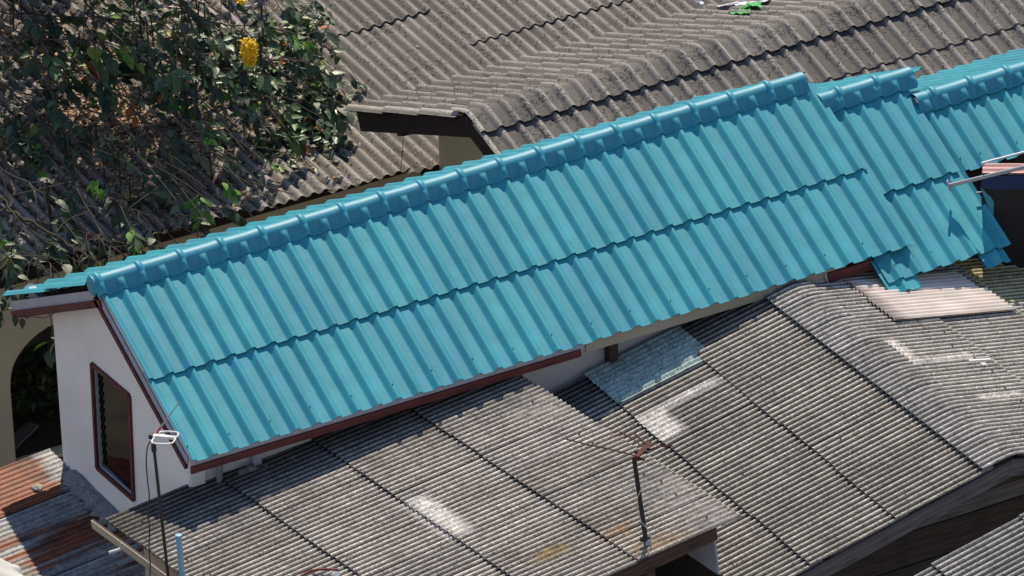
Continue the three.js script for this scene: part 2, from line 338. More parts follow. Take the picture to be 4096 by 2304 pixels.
  part('wall_plate', box(0.12, -1.02 - 0.18, -2.0, 0.2, -1.02 - 0.06, -1.5), M.zinc, house);
  // pipe at the corner and posts under the eave
  part('drain_pipe', tube([V(0.52, -1.1, 1.86), V(0.53, -1.5, 1.86), V(0.50, -1.9, 1.86)], 0.035, 12, 10), M.steel, house);
  part('post', box(0.93, -2.4, 1.78, 1.03, -1.2, 1.86), M.zinc, house);
  part('post', box(2.62, -2.4, 1.78, 2.72, -1.2, 1.9), M.darkWood, house);
  part('post', box(5.36, -2.5, 1.78, 5.47, -1.2, 1.9), M.brownBoard, house);
  part('patch', rag3([V(0.62, -1.93, 1.89), V(0.74, -1.71, 1.89), V(0.86, -1.68, 1.89), V(0.98, -1.75, 1.89), V(1.06, -1.72, 1.89), V(1.2, -1.93, 1.89)], 0.05), M.mortar, house);
}
function rag3(p, d) { return prism(p, V(0, 0, d)); }

// one row of half round ridge caps with collars, x0 its left end, n caps, shift down the front slope
function capRow(parent, x0, n, dz, dy, closeL, closeR, stub = 0) {
  const N = 30, X = 36, Lc = 0.5;
  const make = (xa = -0.03, xb = Lc + 0.01, cz = 1) => shell(X, N, (a, b) => {
    const x = xa + a * (xb - xa), s = (b - 0.5) * 2, side = s < 0 ? -1 : 1, t = Math.abs(s);
    const cx = (x - 0.035) / 0.03, col = cz * 0.028 * Math.exp(-cx * cx * cx * cx) + 0.012 * Math.pow(Math.max(0, a - 0.55) / 0.45, 2) + 0.005 * (1 - a) + 0.002;
    const R = 0.098, ph = Math.min(t / 0.6, 1) * 1.0;              // barrel part
    let y = -R + 0.004 + (R + col) * Math.cos(ph), z = (R + col) * Math.sin(ph);
    if (t > 0.6) {                                                // skirt down to the ribs
      const q = (t - 0.6) / 0.4, d = 0.178, e = ribBlue(x0 + x - 0.06) + 0.018 + 0.4 * col;
      const ey = AP - d * sT + e * cT, ez = d * cT + e * sT, k = q;
      const hump = sm(0.0, 0.7, ribBlue(x0 + x - 0.06) / 0.047);
      const mid = (0.012 * hump - 0.016 * (1 - hump)) * Math.sin(Math.PI * q);
      y += (ey - y) * k + mid; z += (ez - z) * Math.pow(q, 1.0) + mid * 0.5 ;
    }
    return V(x, y, side * z);
  }, -0.006, (a, b) => [a * 0.54, b * 0.6], null);
  const g = make();
  if (stub) placed('ridge_cap', make(-stub, 0.02, 0), M.blueCap, parent, new THREE.Matrix4().setPosition(x0, dy - 0.006, dz));
  const cs = []; for (let k = 0; k < 2 * n; k++) for (const sd of [1, -1]) { const p = V(0.06 + 0.25 * Math.ceil((x0 - 0.06) / 0.25) + 0.25 * k, dy - 0.128, dz + sd * 0.168); if (k % 2) cs.push(new THREE.CylinderGeometry(0.006, 0.008, 0.03, 6).translate(p.x, p.y + 0.012, p.z)); }
  if (cs.length) part('ridge_screw', cs, M.screw, parent, { kind: 'stuff' });
  for (let k = 0; k < n; k++) { const y = 0.002 * (k % 2); placed('ridge_cap', g, M.blueCap, parent, new THREE.Matrix4().setPosition(x0 + Lc * k, dy + y, dz)); }
  const endCap = (x, dir) => {
    const q = new THREE.SphereGeometry(1, 24, 16); q.scale(0.035, 0.112, 0.112); q.translate(x, -0.098 + dy, dz);
    const c2 = new THREE.CylinderGeometry(0.112, 0.110, 0.12, 24, 1, true, 0, Math.PI); c2.rotateZ(Math.PI / 2); c2.translate(x + dir * 0.06, -0.098 + dy, dz);
    const sk = [prism([V(x + dir * 0.0, dy - 0.06, dz + 0.095), V(x + dir * 0.0, dy - 0.165, dz + 0.165), V(x + dir * 0.12, dy - 0.165, dz + 0.165), V(x + dir * 0.12, dy - 0.06, dz + 0.095)], V(0, -0.006, -0.006))];
    part('ridge_end_cap', [q, c2, ...sk], M.blueCap, parent);
  };
  if (closeL) endCap(x0 - 0.02, 1);
  if (closeR) endCap(x0 + Lc * n + 0.02, -1);
}

// =================================================================== BLUE ROOFED EXTENSION (two lower steps of roof)
{
  const ext = thing('blue_roofed_extension', 'lower blue ribbed roof stepping down behind the right end of the long blue roof', 'house', V(10.8, G0, 0.9));
  part('back_wall', box(9.3, G0, -1.3, 14.5, -1.75, -1.2), M.offwhite, ext);
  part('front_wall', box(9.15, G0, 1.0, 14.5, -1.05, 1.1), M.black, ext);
  part('side_wall', box(14.5, G0, -1.3, 14.6, -1.75, 1.1), M.offwhite, ext);
  const dark = part('front_wall', box(9.14, G0, 1.65, 10.2, -1.35, 1.75), M.darkWood, ext);
  const bat = []; for (const d of [0.75, 1.1, 1.64]) bat.push(beam(fr(9.2, d, -0.12), fr(14.4, d, -0.12), 0.05, 0.04, fN)); for (const d of [2.1, 2.65]) bat.push(beam(fr(8.9, d, -0.12), fr(10.2, d, -0.12), 0.05, 0.04, fN));
  const roof = part('roof', bat, M.darkWood, ext);
  const gs = {};
  const S = (W, L, ph) => gs[[W, L, ph]] ||= sheet({ W, L, prof: (u) => ribBlue(u - ph), us: blueUs(W, -ph), nv: 6, th: 0.005, lift: 0.016, side: 0.004 });
  let k = 0;
  for (const [x, W, d, L, h] of [
    [8.65, 0.54, 1.58, 1.24, -0.068], [9.15, 0.54, 1.58, 1.24, -0.064], [9.65, 0.62, 1.58, 1.23, -0.06],
    [9.15, 0.54, 0.34, 1.36, -0.046], [9.65, 0.57, 0.34, 1.36, -0.042], [8.9, 0.29, 0.36, 1.36, -0.05],
    [8.60, 0.40, 2.0, 0.98, -0.085], [9.85, 0.33, 2.2, 0.80, -0.085],
  ]) placed('roof_sheet', S(W, L, mod(0.06 - x, 0.25)), M.blue[k++ % 4], roof, basis(fr(x, d, h), eX, fN, fVv));
  for (let i = 0; i < 9; i++) placed('roof_sheet', S(0.54, 1.06, mod(0.06 - 0.15, 0.25)), M.blue[i % 4], roof, basis(fr(10.15 + 0.5 * i, 0.66, -0.072), eX, fN, fVv));
  // back slopes
  const gB = sheet({ W: 0.54, L: 1.5, prof: (u) => ribBlue(0.5 - u - 0.03), nu: 32, nv: 4, th: 0.005, lift: 0.02 });
  const bk2 = (x, d, h, z0, y0) => V(x, y0 + AP - d * sT + h * cT, z0 - d * cT - h * sT);
  for (let i = 0; i < 3; i++) { placed('roof_sheet', gB, M.blue[i % 4], roof, basis(bk2(9.03 + 0.5 * i + 0.5, 0.05, 0, 0.25, -0.13), eXn, bN, bVv)); placed('roof_sheet', gB, M.blue[(i + 1) % 4], roof, basis(bk2(9.03 + 0.5 * i + 0.5, 1.4, -0.015, 0.25, -0.13), eXn, bN, bVv)); }
  for (let i = 0; i < 9; i++) { placed('roof_sheet', gB, M.blue[i % 4], roof, basis(bk2(10.15 + 0.5 * i + 0.5, 0.05, 0, 0.54, -0.29), eXn, bN, bVv)); placed('roof_sheet', gB, M.blue[(i + 2) % 4], roof, basis(bk2(10.15 + 0.5 * i + 0.5, 1.4, -0.015, 0.54, -0.29), eXn, bN, bVv)); }
  capRow(roof, 9.31, 2, 0.25, -0.180, false, true, 0.22);
  capRow(roof, 10.40, 8, 0.54, -0.362, false, false, 0.2);
  const sc = [];
  for (const [x, d] of [[9.31, 1.45], [9.81, 1.5], [9.31, 2.62], [9.81, 2.6], [8.81, 2.64], [10.3, 1.55], [10.56, 1.56], [11.06, 1.56]]) { const g = new THREE.CylinderGeometry(0.006, 0.008, 0.010, 6); g.applyQuaternion(new THREE.Quaternion().setFromUnitVectors(V(0, 1, 0), fN)); const p = fr(x, d, -0.002); sc.push(g.translate(p.x, p.y, p.z)); }
  part('roof_screw', sc, M.screw, roof, { kind: 'stuff' });
  // blue metal sheet closing the side below the torn right edge
  part('side_sheet', prism([atZ(3925, 752, 2.0), atZ(4014, 985, 2.0), atZ(4030, 1050, 2.0), atZ(4120, 1075, 2.0), atZ(4085, 1010, 2.0), atZ(3965, 790, 2.0)], V(0, 0, -0.012)), M.blue[1], ext);
}

// =================================================================== GREY ROOFS: colour of weathered fibre cement
function cementColor(o) {
  return (u, v, h) => {
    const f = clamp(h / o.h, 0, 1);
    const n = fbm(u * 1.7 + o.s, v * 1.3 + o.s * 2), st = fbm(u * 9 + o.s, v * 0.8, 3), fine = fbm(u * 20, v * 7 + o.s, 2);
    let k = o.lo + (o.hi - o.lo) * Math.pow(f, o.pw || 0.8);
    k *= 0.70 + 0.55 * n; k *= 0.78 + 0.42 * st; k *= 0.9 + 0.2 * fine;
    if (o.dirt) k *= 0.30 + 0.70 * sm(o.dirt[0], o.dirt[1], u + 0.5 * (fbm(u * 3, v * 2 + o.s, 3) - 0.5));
    let c = [k * o.t[0], k * o.t[1], k * o.t[2]];
    if (o.patch) for (const p of o.patch) {
      const [u0, u1, v0, v1, cc, soft = 0.05] = p, w = sm(u0 - soft, u0 + soft, u) * (1 - sm(u1 - soft, u1 + soft, u)) * sm(v0 - soft, v0 + soft, v) * (1 - sm(v1 - soft, v1 + soft, v)) * clamp(2.2 * fbm(u * 9 + 3, v * 4, 3) - 0.25 + (p[6] || 0), 0, 1);
      c = c.map((q, i) => q + (cc[i] - q) * w);
    }
    return c;
  };
}

// =================================================================== LEAN-TO ROOF A, in front of the blue house
const AO = V(4.173, -1.479, 2.334), Aw = V(0.077, 0.048, 0.996).normalize(), Ar0 = V(-0.993, -0.081, 0.081), An = V(-0.085, 0.996, -0.042).normalize(), Ar = An.clone().cross(Aw).normalize().multiplyScalar(-1);
if (Ar.x > 0) Ar.negate();
const pA = (r, w, h = 0) => AO.clone().addScaledVector(Ar, r).addScaledVector(Aw, w).addScaledVector(An, h);
const leanto = thing('lean_to_shed', 'shed whose grey small-wave roof is tucked under the front eave of the long blue roof', 'shed', V(pA(2.5, 1.5).x, G0, pA(2.5, 1.5).z));
{
  const pitch = 0.0861, amp = 0.029;
  const rafters = [];
  for (const r of [0.15, 1.2, 2.35, 3.5, 4.75]) rafters.push(beam(pA(r, -0.9, -0.06), pA(r, 3.78, -0.06), 0.06, 0.07, An));
  const roof = part('roof', rafters, M.darkWood, leanto);
  const cols = 8, Wc = pitch * 7;
  const patch = [[1.1, 2.12, 2.16, 2.44, [1.1, 1.06, 1.0], 0.02, 0.5], [3.2, 3.45, 1.0, 1.3, [0.5, 0.3, 0.13], 0.06], [3.62, 3.86, 0.6, 1.3, [0.45, 0.33, 0.2], 0.06], [3.0, 3.2, 1.7, 2.1, [0.42, 0.32, 0.14], 0.06], [0.2, 0.9, 0, 0.5, [0.56, 0.54, 0.5], 0.3], [2.5, 3.9, 0, 0.5, [0.55, 0.53, 0.5], 0.25]];
  srand(21);
  const rows = [[0, 1.31], [1.19, 1.26], [2.32, 1.28], [3.47, 1.49]];
  rows.forEach(([r0, L], j) => {
    for (let i = 0; i < cols; i++) {
      const w0 = -0.95 + i * Wc, tone = rr(0.86, 1.12), warm = rr(-0.012, 0.012);
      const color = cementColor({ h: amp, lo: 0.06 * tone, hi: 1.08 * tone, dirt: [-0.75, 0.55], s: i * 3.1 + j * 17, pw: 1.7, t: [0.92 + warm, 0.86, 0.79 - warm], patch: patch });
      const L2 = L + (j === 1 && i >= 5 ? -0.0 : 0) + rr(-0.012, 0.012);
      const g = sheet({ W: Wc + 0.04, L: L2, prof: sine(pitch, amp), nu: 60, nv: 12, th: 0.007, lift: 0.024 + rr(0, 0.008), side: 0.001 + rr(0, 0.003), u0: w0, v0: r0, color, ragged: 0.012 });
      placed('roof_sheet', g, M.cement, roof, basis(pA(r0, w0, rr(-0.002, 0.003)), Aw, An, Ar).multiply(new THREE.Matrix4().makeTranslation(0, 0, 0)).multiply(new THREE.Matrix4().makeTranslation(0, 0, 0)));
    }
  });
  // hook bolts with rusty washers
  const b = []; for (let j = 0; j < 4; j++) for (let i = 0; i < 14; i++) { const w = -0.3 + i * 0.31 + rr(-0.05, 0.05), r = [0.16, 1.0, 2.2, 3.35, 4.75][j] + rr(-0.05, 0.05) + (j === 0 ? 0.1 : 0); const p = pA(r, Math.round(w / pitch) * pitch, amp + 0.012); if (rnd() < 0.45) continue; const q = new THREE.IcosahedronGeometry(0.011, 0); q.scale(1.2, 0.8, 1.2); b.push(q.translate(p.x, p.y, p.z)); }
  for (let i = 0; i < 8; i++) { const p = pA(4.72 + rr(-0.06, 0.06), Math.round((-0.6 + i * 0.5) / pitch) * pitch, amp + 0.02); b.push(new THREE.IcosahedronGeometry(0.016, 0).translate(p.x, p.y, p.z)); }
  part('roof_bolt', b, M.rust, roof, { kind: 'stuff' });
  part('fascia_board', beam(pA(5.03, -1.12, -0.065), pA(5.03, 3.9, -0.065), 0.022, 0.13, An), M.brownBoard, leanto);
  part('fascia_board', beam(pA(5.05, -1.12, -0.05), pA(5.05, 3.9, -0.05), 0.012, 0.10, An), M.beige, leanto);
  part('fascia_board', beam(pA(0.28, 3.83, -0.105), pA(5.0, 3.83, -0.105), 0.025, 0.17, An), M.brownBoard, leanto);
  for (const r of [1.08, 3.0, 4.6]) { const p = pA(r, 3.72, -0.1); part('post', box(p.x - 0.05, G0, p.z - 0.05, p.x + 0.05, p.y, p.z + 0.05), M.brownBoard, leanto); }
  // back wall under the roof and a pale end board standing on the neighbour's roof
  const q0 = pA(1.05, 3.35, -0.12), q1 = pA(4.9, 3.35, -0.12);
  part('wall', prism([V(q0.x, -4.2, q0.z), V(q1.x, -4.2, q1.z), q1, q0], V(0, 0, -0.06)), M.zinc, leanto);
  const a0 = pA(0.30, 3.74, -0.10);
  part('end_board', prism([pA(0.32, 2.9, -0.06), pA(0.30, 3.8, -0.06), V(a0.x - 0.0, a0.y - 0.48, a0.z + 0.16), V(a0.x - 0.06, a0.y - 0.52, a0.z - 0.75)], V(0.02, 0, 0)), M.zinc, leanto);
  part('wall', box(pA(5, 0).x + 0.2, G0, 2.2, pA(5, 0).x + 0.32, -1.97, 6.2), M.beige, leanto);
}

// =================================================================== ROOF B: old timber house with a ridge running towards us
const tB = 0.22, aB = Math.atan(tB), RX = 7.585, RY = -1.311;
const Bl = V(-Math.cos(aB), -Math.sin(aB), 0), Bln = V(-Math.sin(aB), Math.cos(aB), 0), Br = V(Math.cos(aB), -Math.sin(aB), 0), Brn = V(Math.sin(aB), Math.cos(aB), 0), eZ = V(0, 0, 1), eZn = V(0, 0, -1);
const pBl = (v, z, h = 0) => V(RX, RY - 0.03, z).addScaledVector(Bl, v).addScaledVector(Bln, h);
const pBr = (v, z, h = 0) => V(RX, RY - 0.03, z).addScaledVector(Br, v).addScaledVector(Brn, h);
const timber = thing('timber_house', 'dark timber house under a grey small-wave roof with a rounded ridge at the right', 'house', V(7.5, G0, 4.3));
{
  const pitch = 0.0851, amp = 0.029, prof = sine(pitch, amp), Z0 = 1.86, Wc = pitch * 7, cols = 8;
  const raf = []; for (const v of [0.2, 1.3, 2.45, 3.2]) { raf.push(beam(pBl(v, Z0 + 0.05, -0.06), pBl(v, 6.5, -0.06), 0.06, 0.07, Bln)); raf.push(beam(pBr(v, Z0 + 0.05, -0.06), pBr(v, 6.5, -0.06), 0.06, 0.07, Brn)); }
  const roof = part('roof', raf, M.darkWood, timber);
  srand(33);
  const patchL = [[2.98, 3.60, 2.28, 2.62, [1.1, 1.05, 0.98], 0.02, 0.5], [2.98, 3.10, 1.5, 2.5, [1.1, 1.05, 0.98], 0.015, 0.7]];
  for (const [v0, L, j] of [[2.43, 0.92, 2], [1.33, 1.25, 1], [0.24, 1.24, 0]]) for (let i = 0; i < cols; i++) {
    const z0 = Z0 + i * Wc, tone = rr(0.86, 1.1), tr = j === 1 && i === 0;
    const color = tr ? (u, v, h) => { const k = 0.75 + 0.4 * fbm(u * 9, v * 3); return [0.62 * k, 0.80 * k, 0.77 * k]; }
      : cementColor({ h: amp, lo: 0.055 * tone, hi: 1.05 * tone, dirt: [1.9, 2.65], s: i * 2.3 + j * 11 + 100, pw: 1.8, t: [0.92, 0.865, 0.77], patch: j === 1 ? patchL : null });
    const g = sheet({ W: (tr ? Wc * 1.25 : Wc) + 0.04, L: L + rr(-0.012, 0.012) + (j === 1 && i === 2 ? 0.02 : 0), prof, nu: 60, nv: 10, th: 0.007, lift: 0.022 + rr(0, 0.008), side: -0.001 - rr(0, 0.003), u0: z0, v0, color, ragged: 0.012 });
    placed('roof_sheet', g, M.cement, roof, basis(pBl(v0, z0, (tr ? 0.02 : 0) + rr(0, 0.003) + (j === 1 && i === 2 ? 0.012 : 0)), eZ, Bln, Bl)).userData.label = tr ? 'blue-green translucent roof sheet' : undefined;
  }
  for (const [v0, L, j] of [[2.2, 1.2, 2], [1.12, 1.2, 1], [0.1, 1.12, 0]]) for (let i = 0; i < cols; i++) {
    const z1 = Z0 + (i + 1) * Wc, tone = rr(0.9, 1.12);
    const yel = i <= 1 && j === 2 || (i === 1 && j === 1);
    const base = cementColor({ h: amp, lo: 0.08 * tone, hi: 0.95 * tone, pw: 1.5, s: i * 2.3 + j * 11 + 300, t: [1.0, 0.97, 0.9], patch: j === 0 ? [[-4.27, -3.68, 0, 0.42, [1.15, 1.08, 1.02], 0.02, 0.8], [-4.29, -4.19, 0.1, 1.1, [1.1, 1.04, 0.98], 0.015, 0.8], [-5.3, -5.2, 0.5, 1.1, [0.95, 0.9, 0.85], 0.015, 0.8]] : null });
    const color = yel ? (u, v, h) => { const c = base(u, v, h), k = sm(0.35, 0.6, fbm(u * 3, v * 2)); return [c[0] * (1.0 + 0.05 * k), c[1] * (0.95 - 0.05 * k), c[2] * (0.62 - 0.25 * k)]; } : base;
    const g = sheet({ W: Wc + 0.04, L: L + rr(-0.012, 0.012), prof, nu: 60, nv: 10, th: 0.007, lift: 0.018 + rr(0, 0.006), side: 0.005, u0: -z1, v0, color, ragged: 0.012 });
    placed('roof_sheet', g, M.cement, roof, basis(pBr(v0, z1, 0), eZn, Brn, Br));
  }
  // newer pale sheet laid over the right slope
  { const pale = (u, v, h) => { const k = 0.55 + 0.25 * fbm(u * 4, v * 2) + 0.1 * h / amp, d = 1 - 0.62 * (1 - sm(0.68, 0.86 + 0.08 * Math.sin(u * 40), v)); return [1.1 * k * d, 1.0 * k * d, 0.91 * k * d]; };
    for (const [z1, W, v0, L] of [[3.31, Wc + 0.02, 0.63, 1.62], [2.78, Wc - 0.04, 0.68, 1.5]]) placed('roof_sheet', sheet({ W, L, prof, nu: 60, nv: 14, th: 0.008, lift: 0.012, side: -0.003, u0: -z1, v0, color: pale }), M.paleSheet, roof, basis(pBr(v0, z1, 0.034 + (z1 > 3 ? 0.012 : 0)), eZn, Brn, Br)).userData.label = 'pale cream replacement roof sheet'; }
  // rounded ridge sheets
  for (let i = 0; i < cols; i++) {
    const z0 = Z0 + i * Wc, tone = rr(0.95, 1.1);
    const cf = cementColor({ h: amp, lo: 0.12 * tone, hi: 0.9 * tone, s: i + 500, t: [0.98, 0.96, 0.92], pw: 1.5 });
    const g = shell(60, 22, (a, b) => {
      const x = (b - 0.66) * 0.56, s = 0.10, y = RY + 0.012 - tB * (Math.sqrt(x * x + s * s) - s * 0.55) + 0.0, sl = -tB * x / Math.sqrt(x * x + s * s), z = z0 + a * (Wc + 0.04);
      const nrm = V(-sl, 1, 0).normalize(); return V(RX + x, y, z).addScaledVector(nrm, prof(z) + 0.003 * a);
    }, -0.007, (a, b) => [z0 + a * Wc, b * 0.56], (a, b) => { const z = z0 + a * (Wc + 0.04); return cf(z, b * 0.56, prof(z)); });
    part('ridge_sheet', g, M.cement, roof);
  }
  const b = []; for (let j = 0; j < 3; j++) for (let i = 0; i < 14; i++) { const z = 2.1 + i * 0.33 + rr(-0.05, 0.05), p = pBl([1.2, 2.3, 3.15][j] + rr(-0.05, 0.05), Math.round(z / pitch) * pitch, amp + 0.014); if (rnd() < 0.45) continue; const q = new THREE.IcosahedronGeometry(0.011, 0); q.scale(1.2, 0.8, 1.2); b.push(q.translate(p.x, p.y, p.z)); }
  for (let i = 0; i < 12; i++) { const z = Math.round((2.2 + i * 0.36) / pitch) * pitch; for (const p of [pBl(0.26, z, amp + 0.035), pBr(1.0 + rr(-0.1, 0.1), z, amp + 0.02)]) b.push(new THREE.IcosahedronGeometry(0.013, 0).translate(p.x, p.y, p.z)); }
  part('roof_bolt', b, M.rust, roof, { kind: 'stuff' });
  // front gable
  part('barge_board', beam(pBl(3.3, 6.655, -0.11), pBl(-0.025, 6.655, -0.11), 0.03, 0.19, Bln), M.greyBoard, timber);
  part('barge_board', beam(pBr(-0.02, 6.657, -0.11), pBr(3.4, 6.655, -0.11), 0.03, 0.19, Brn), M.greyBoard, timber);
  for (let k = 0; k < 7; k++) {                                     // wall boards under the gable
    const y1 = -1.55 - k * 0.21, hw = (RY - 0.12 - y1) / tB, xl = Math.max(4.5, RX - hw), xr = Math.min(10.6, RX + hw);
    part('wall_board', box(xl, y1 - 0.2, 6.15 + (k % 2) * 0.012, xr, y1, 6.18 + (k % 2) * 0.012), k === 2 ? M.greyBoard : M.darkWood, timber);
  }
  for (let k = 0; k < 9; k++) part('shutter', box(5.0 + k * 0.31, -4.9, 6.12 + (k % 3) * 0.02, 5.0 + k * 0.31 + (k % 3 === 1 ? 0.12 : 0.25), -2.74, 6.15 + (k % 3) * 0.02), k % 3 === 1 ? M.greyBoard : M.darkWood, timber);
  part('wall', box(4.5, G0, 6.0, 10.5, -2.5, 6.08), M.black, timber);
  part('wall', box(4.5, G0, 2.2, 4.6, -2.15, 6.1), M.darkWood, timber);
  part('wall', box(10.5, G0, 2.2, 10.6, -2.1, 6.1), M.darkWood, timber);
}

// =================================================================== ROOF E: corner of a small roof at lower right
{
  const c = atZ(3728, 2268, 7.5), sh = thing('corner_shed', 'corner of a grey small-wave roof in front of the dark timber gable', 'shed', V(c.x + 1.2, G0, c.z + 0.9));
  const pE = (v, z, h = 0) => c.clone().addScaledVector(Bl, v).add(V(0, h, z)), pitch = 0.0851, amp = 0.029, prof = sine(pitch, amp);
  const roof = part('roof', [beam(pE(1.0, 0.1, -0.08), pE(1.0, 1.7, -0.08), 0.05, 0.06, Bln), beam(pE(-3, 0.1, -0.08), pE(-3, 1.7, -0.08), 0.05, 0.06, Bln)], M.darkWood, sh);
  srand(44);
  for (const [v0, L, j] of [[-0.12, 1.3, 2], [-1.24, 1.24, 1], [-2.36, 1.24, 0], [-3.4, 1.2, 3]]) for (let i = 0; i < 3; i++) {
    const z0 = i * pitch * 7, tone = rr(0.9, 1.1);
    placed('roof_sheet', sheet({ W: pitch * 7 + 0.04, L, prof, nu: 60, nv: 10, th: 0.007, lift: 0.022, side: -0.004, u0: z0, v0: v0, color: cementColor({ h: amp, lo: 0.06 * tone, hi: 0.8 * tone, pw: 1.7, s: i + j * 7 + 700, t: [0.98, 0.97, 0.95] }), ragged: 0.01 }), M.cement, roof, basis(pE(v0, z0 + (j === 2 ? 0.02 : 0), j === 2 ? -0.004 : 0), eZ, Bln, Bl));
  }
  part('post', rod(V(c.x - 0.6, G0, c.z + 0.4), pE(0.6, 0.4, -0.1), 0.05), M.darkWood, sh); part('post', rod(V(c.x + 3, G0, c.z + 0.4), pE(-3, 0.4, -0.1), 0.05), M.darkWood, sh);
  part('post', rod(V(c.x - 0.6, G0, c.z + 1.6), pE(0.6, 1.6, -0.1), 0.05), M.darkWood, sh); part('post', rod(V(c.x + 3, G0, c.z + 1.6), pE(-3, 1.6, -0.1), 0.05), M.darkWood, sh);
}

// =================================================================== ROOF R: rusty corrugated iron at lower left
const tR = 0.1, aR = Math.atan(tR), Rv = V(-Math.cos(aR), -Math.sin(aR), 0), Rn = V(-Math.sin(aR), Math.cos(aR), 0);
const pR = (v, z, h = 0) => V(0.2, -3.17, z).addScaledVector(Rv, v).addScaledVector(Rn, h);
{
  const sh = thing('tin_shed', 'low shed with rusty and grey corrugated iron sheets against the white gable wall', 'shed', V(-0.8, G0, 0.3));
  const roof = part('roof', [0.1, 1.2, 2.2].map((v) => beam(pR(v, -1.8, -0.06), pR(v, 2.6, -0.06), 0.06, 0.07, Rn)), M.darkWood, sh);
  const amp = 0.022, prof = sine(0.095, amp);
  const ironColor = (s, amt) => (u, v, h) => {
    const n = fbm(u * 2.2 + s, v * 1.1 + s, 4), st = fbm(u * 10 + s, v * 0.9, 3), f = h / amp;
    let k = 0.20 + 0.30 * fbm(u * 4, v * 3 + s, 3) + 0.10 * f, c = [k * 0.96, k, k * 1.03];
    const band = s < 4 ? 0.22 * sm(0.18, 0.5, v) - 0.16 * (1 - sm(0.1, 0.3, v)) : 0.16 * Math.exp(-Math.pow((u + 0.05) / 0.25, 2)) - 0.05;
    const r = clamp(sm(0.42, 0.60, n * 0.6 + st * 0.55 + amt + band) * 1.1, 0, 1), deep = sm(0.35, 0.6, fbm(u * 5 + 9, v * 4 + s, 3));
    const rc = [0.26 - 0.19 * deep, 0.075 - 0.05 * deep, 0.026 - 0.012 * deep];
    return c.map((q, i) => q + (rc[i] - q) * r);
  };
  let q = 0;
  for (const [z0, W, v0, L, h, amt] of [[-1.9, 0.92, 0.0, 1.5, 0.014, 0.02], [-1.06, 0.78, -0.02, 1.8, 0.0, -0.03], [-0.36, 0.80, -0.02, 1.8, 0.012, -0.01], [0.36, 0.8, -0.02, 1.9, 0.0, -0.1], [1.1, 0.8, -0.02, 1.9, 0.012, -0.05], [1.85, 0.8, -0.02, 1.9, 0, 0.0],
    [-1.9, 0.92, 1.4, 1.5, -0.008, 0.12], [-1.06, 0.78, 1.7, 1.2, -0.012, 0.1], [-0.36, 0.8, 1.7, 1.2, -0.008, 0.1], [0.36, 0.8, 1.8, 1.2, -0.012, 0.05]])
    placed('roof_sheet', sheet({ W, L, prof, nu: 64, nv: 16, th: 0.003, lift: 0.006, side: 0.004, u0: z0, v0, color: ironColor(q++ * 3.7 + 2, amt) }), M.iron, roof, basis(pR(v0, z0, h), eZ, Rn, Rv));
  part('wall', box(-2.3, G0, -1.75, -2.2, -3.6, 2.6), M.darkWood, sh); part('wall', box(-2.2, G0, 2.5, 0.1, -3.5, 2.6), M.darkWood, sh);
  // ragged cement fillet along the wall
  const top = [], low = []; for (let i = 0; i <= 40; i++) { const z = -1.24 + i * 0.034; low.push(pR(0.16 + 0.09 * fbm(z * 6, 3, 3) * (1 + 0.6 * Math.sin(z * 33)), z, 0.028)); top.push(V(0.197, -3.17 + 0.055 + 0.05 * fbm(z * 5, 8, 3), z)); }
  const g = shell(40, 6, (a, b, i) => top[i].clone().lerp(low[i], b).add(V(0, 0.022 * Math.sin(Math.PI * b) * (0.5 + fbm(i * 0.7, b * 5, 2)) + 0.012 * (h2(i, Math.round(b * 6)) - 0.5), 0)), -0.02, (a, b) => [a * 1.4, b * 0.3], null);
  part('cement_fillet', g, M.mortar, sh);
  // lump of mortar on the sunny sheet
  const p = at(148, 1953, pR(0, 0, 0.03), Rn), lump = new THREE.IcosahedronGeometry(0.06, 3); { const a = lump.attributes.position; for (let i = 0; i < a.count; i++) { const x = a.getX(i), y = a.getY(i), z = a.getZ(i), k = 0.75 + 0.7 * fbm(x * 30 + 4, z * 30 + y * 20, 3) - (x < -0.01 && z > 0.01 ? 0.25 : 0); a.setXYZ(i, x * k * 1.0, y * 0.4 * k, z * k * 1.2); } lump.computeVertexNormals(); }
  solo('mortar_lump', lump.translate(p.x, p.y + 0.01, p.z), mat(0.5, 0.48, 0.44, { map: tCement }), 'ragged grey lump of mortar lying on the sunny rusty iron sheets', 'rubble');
}

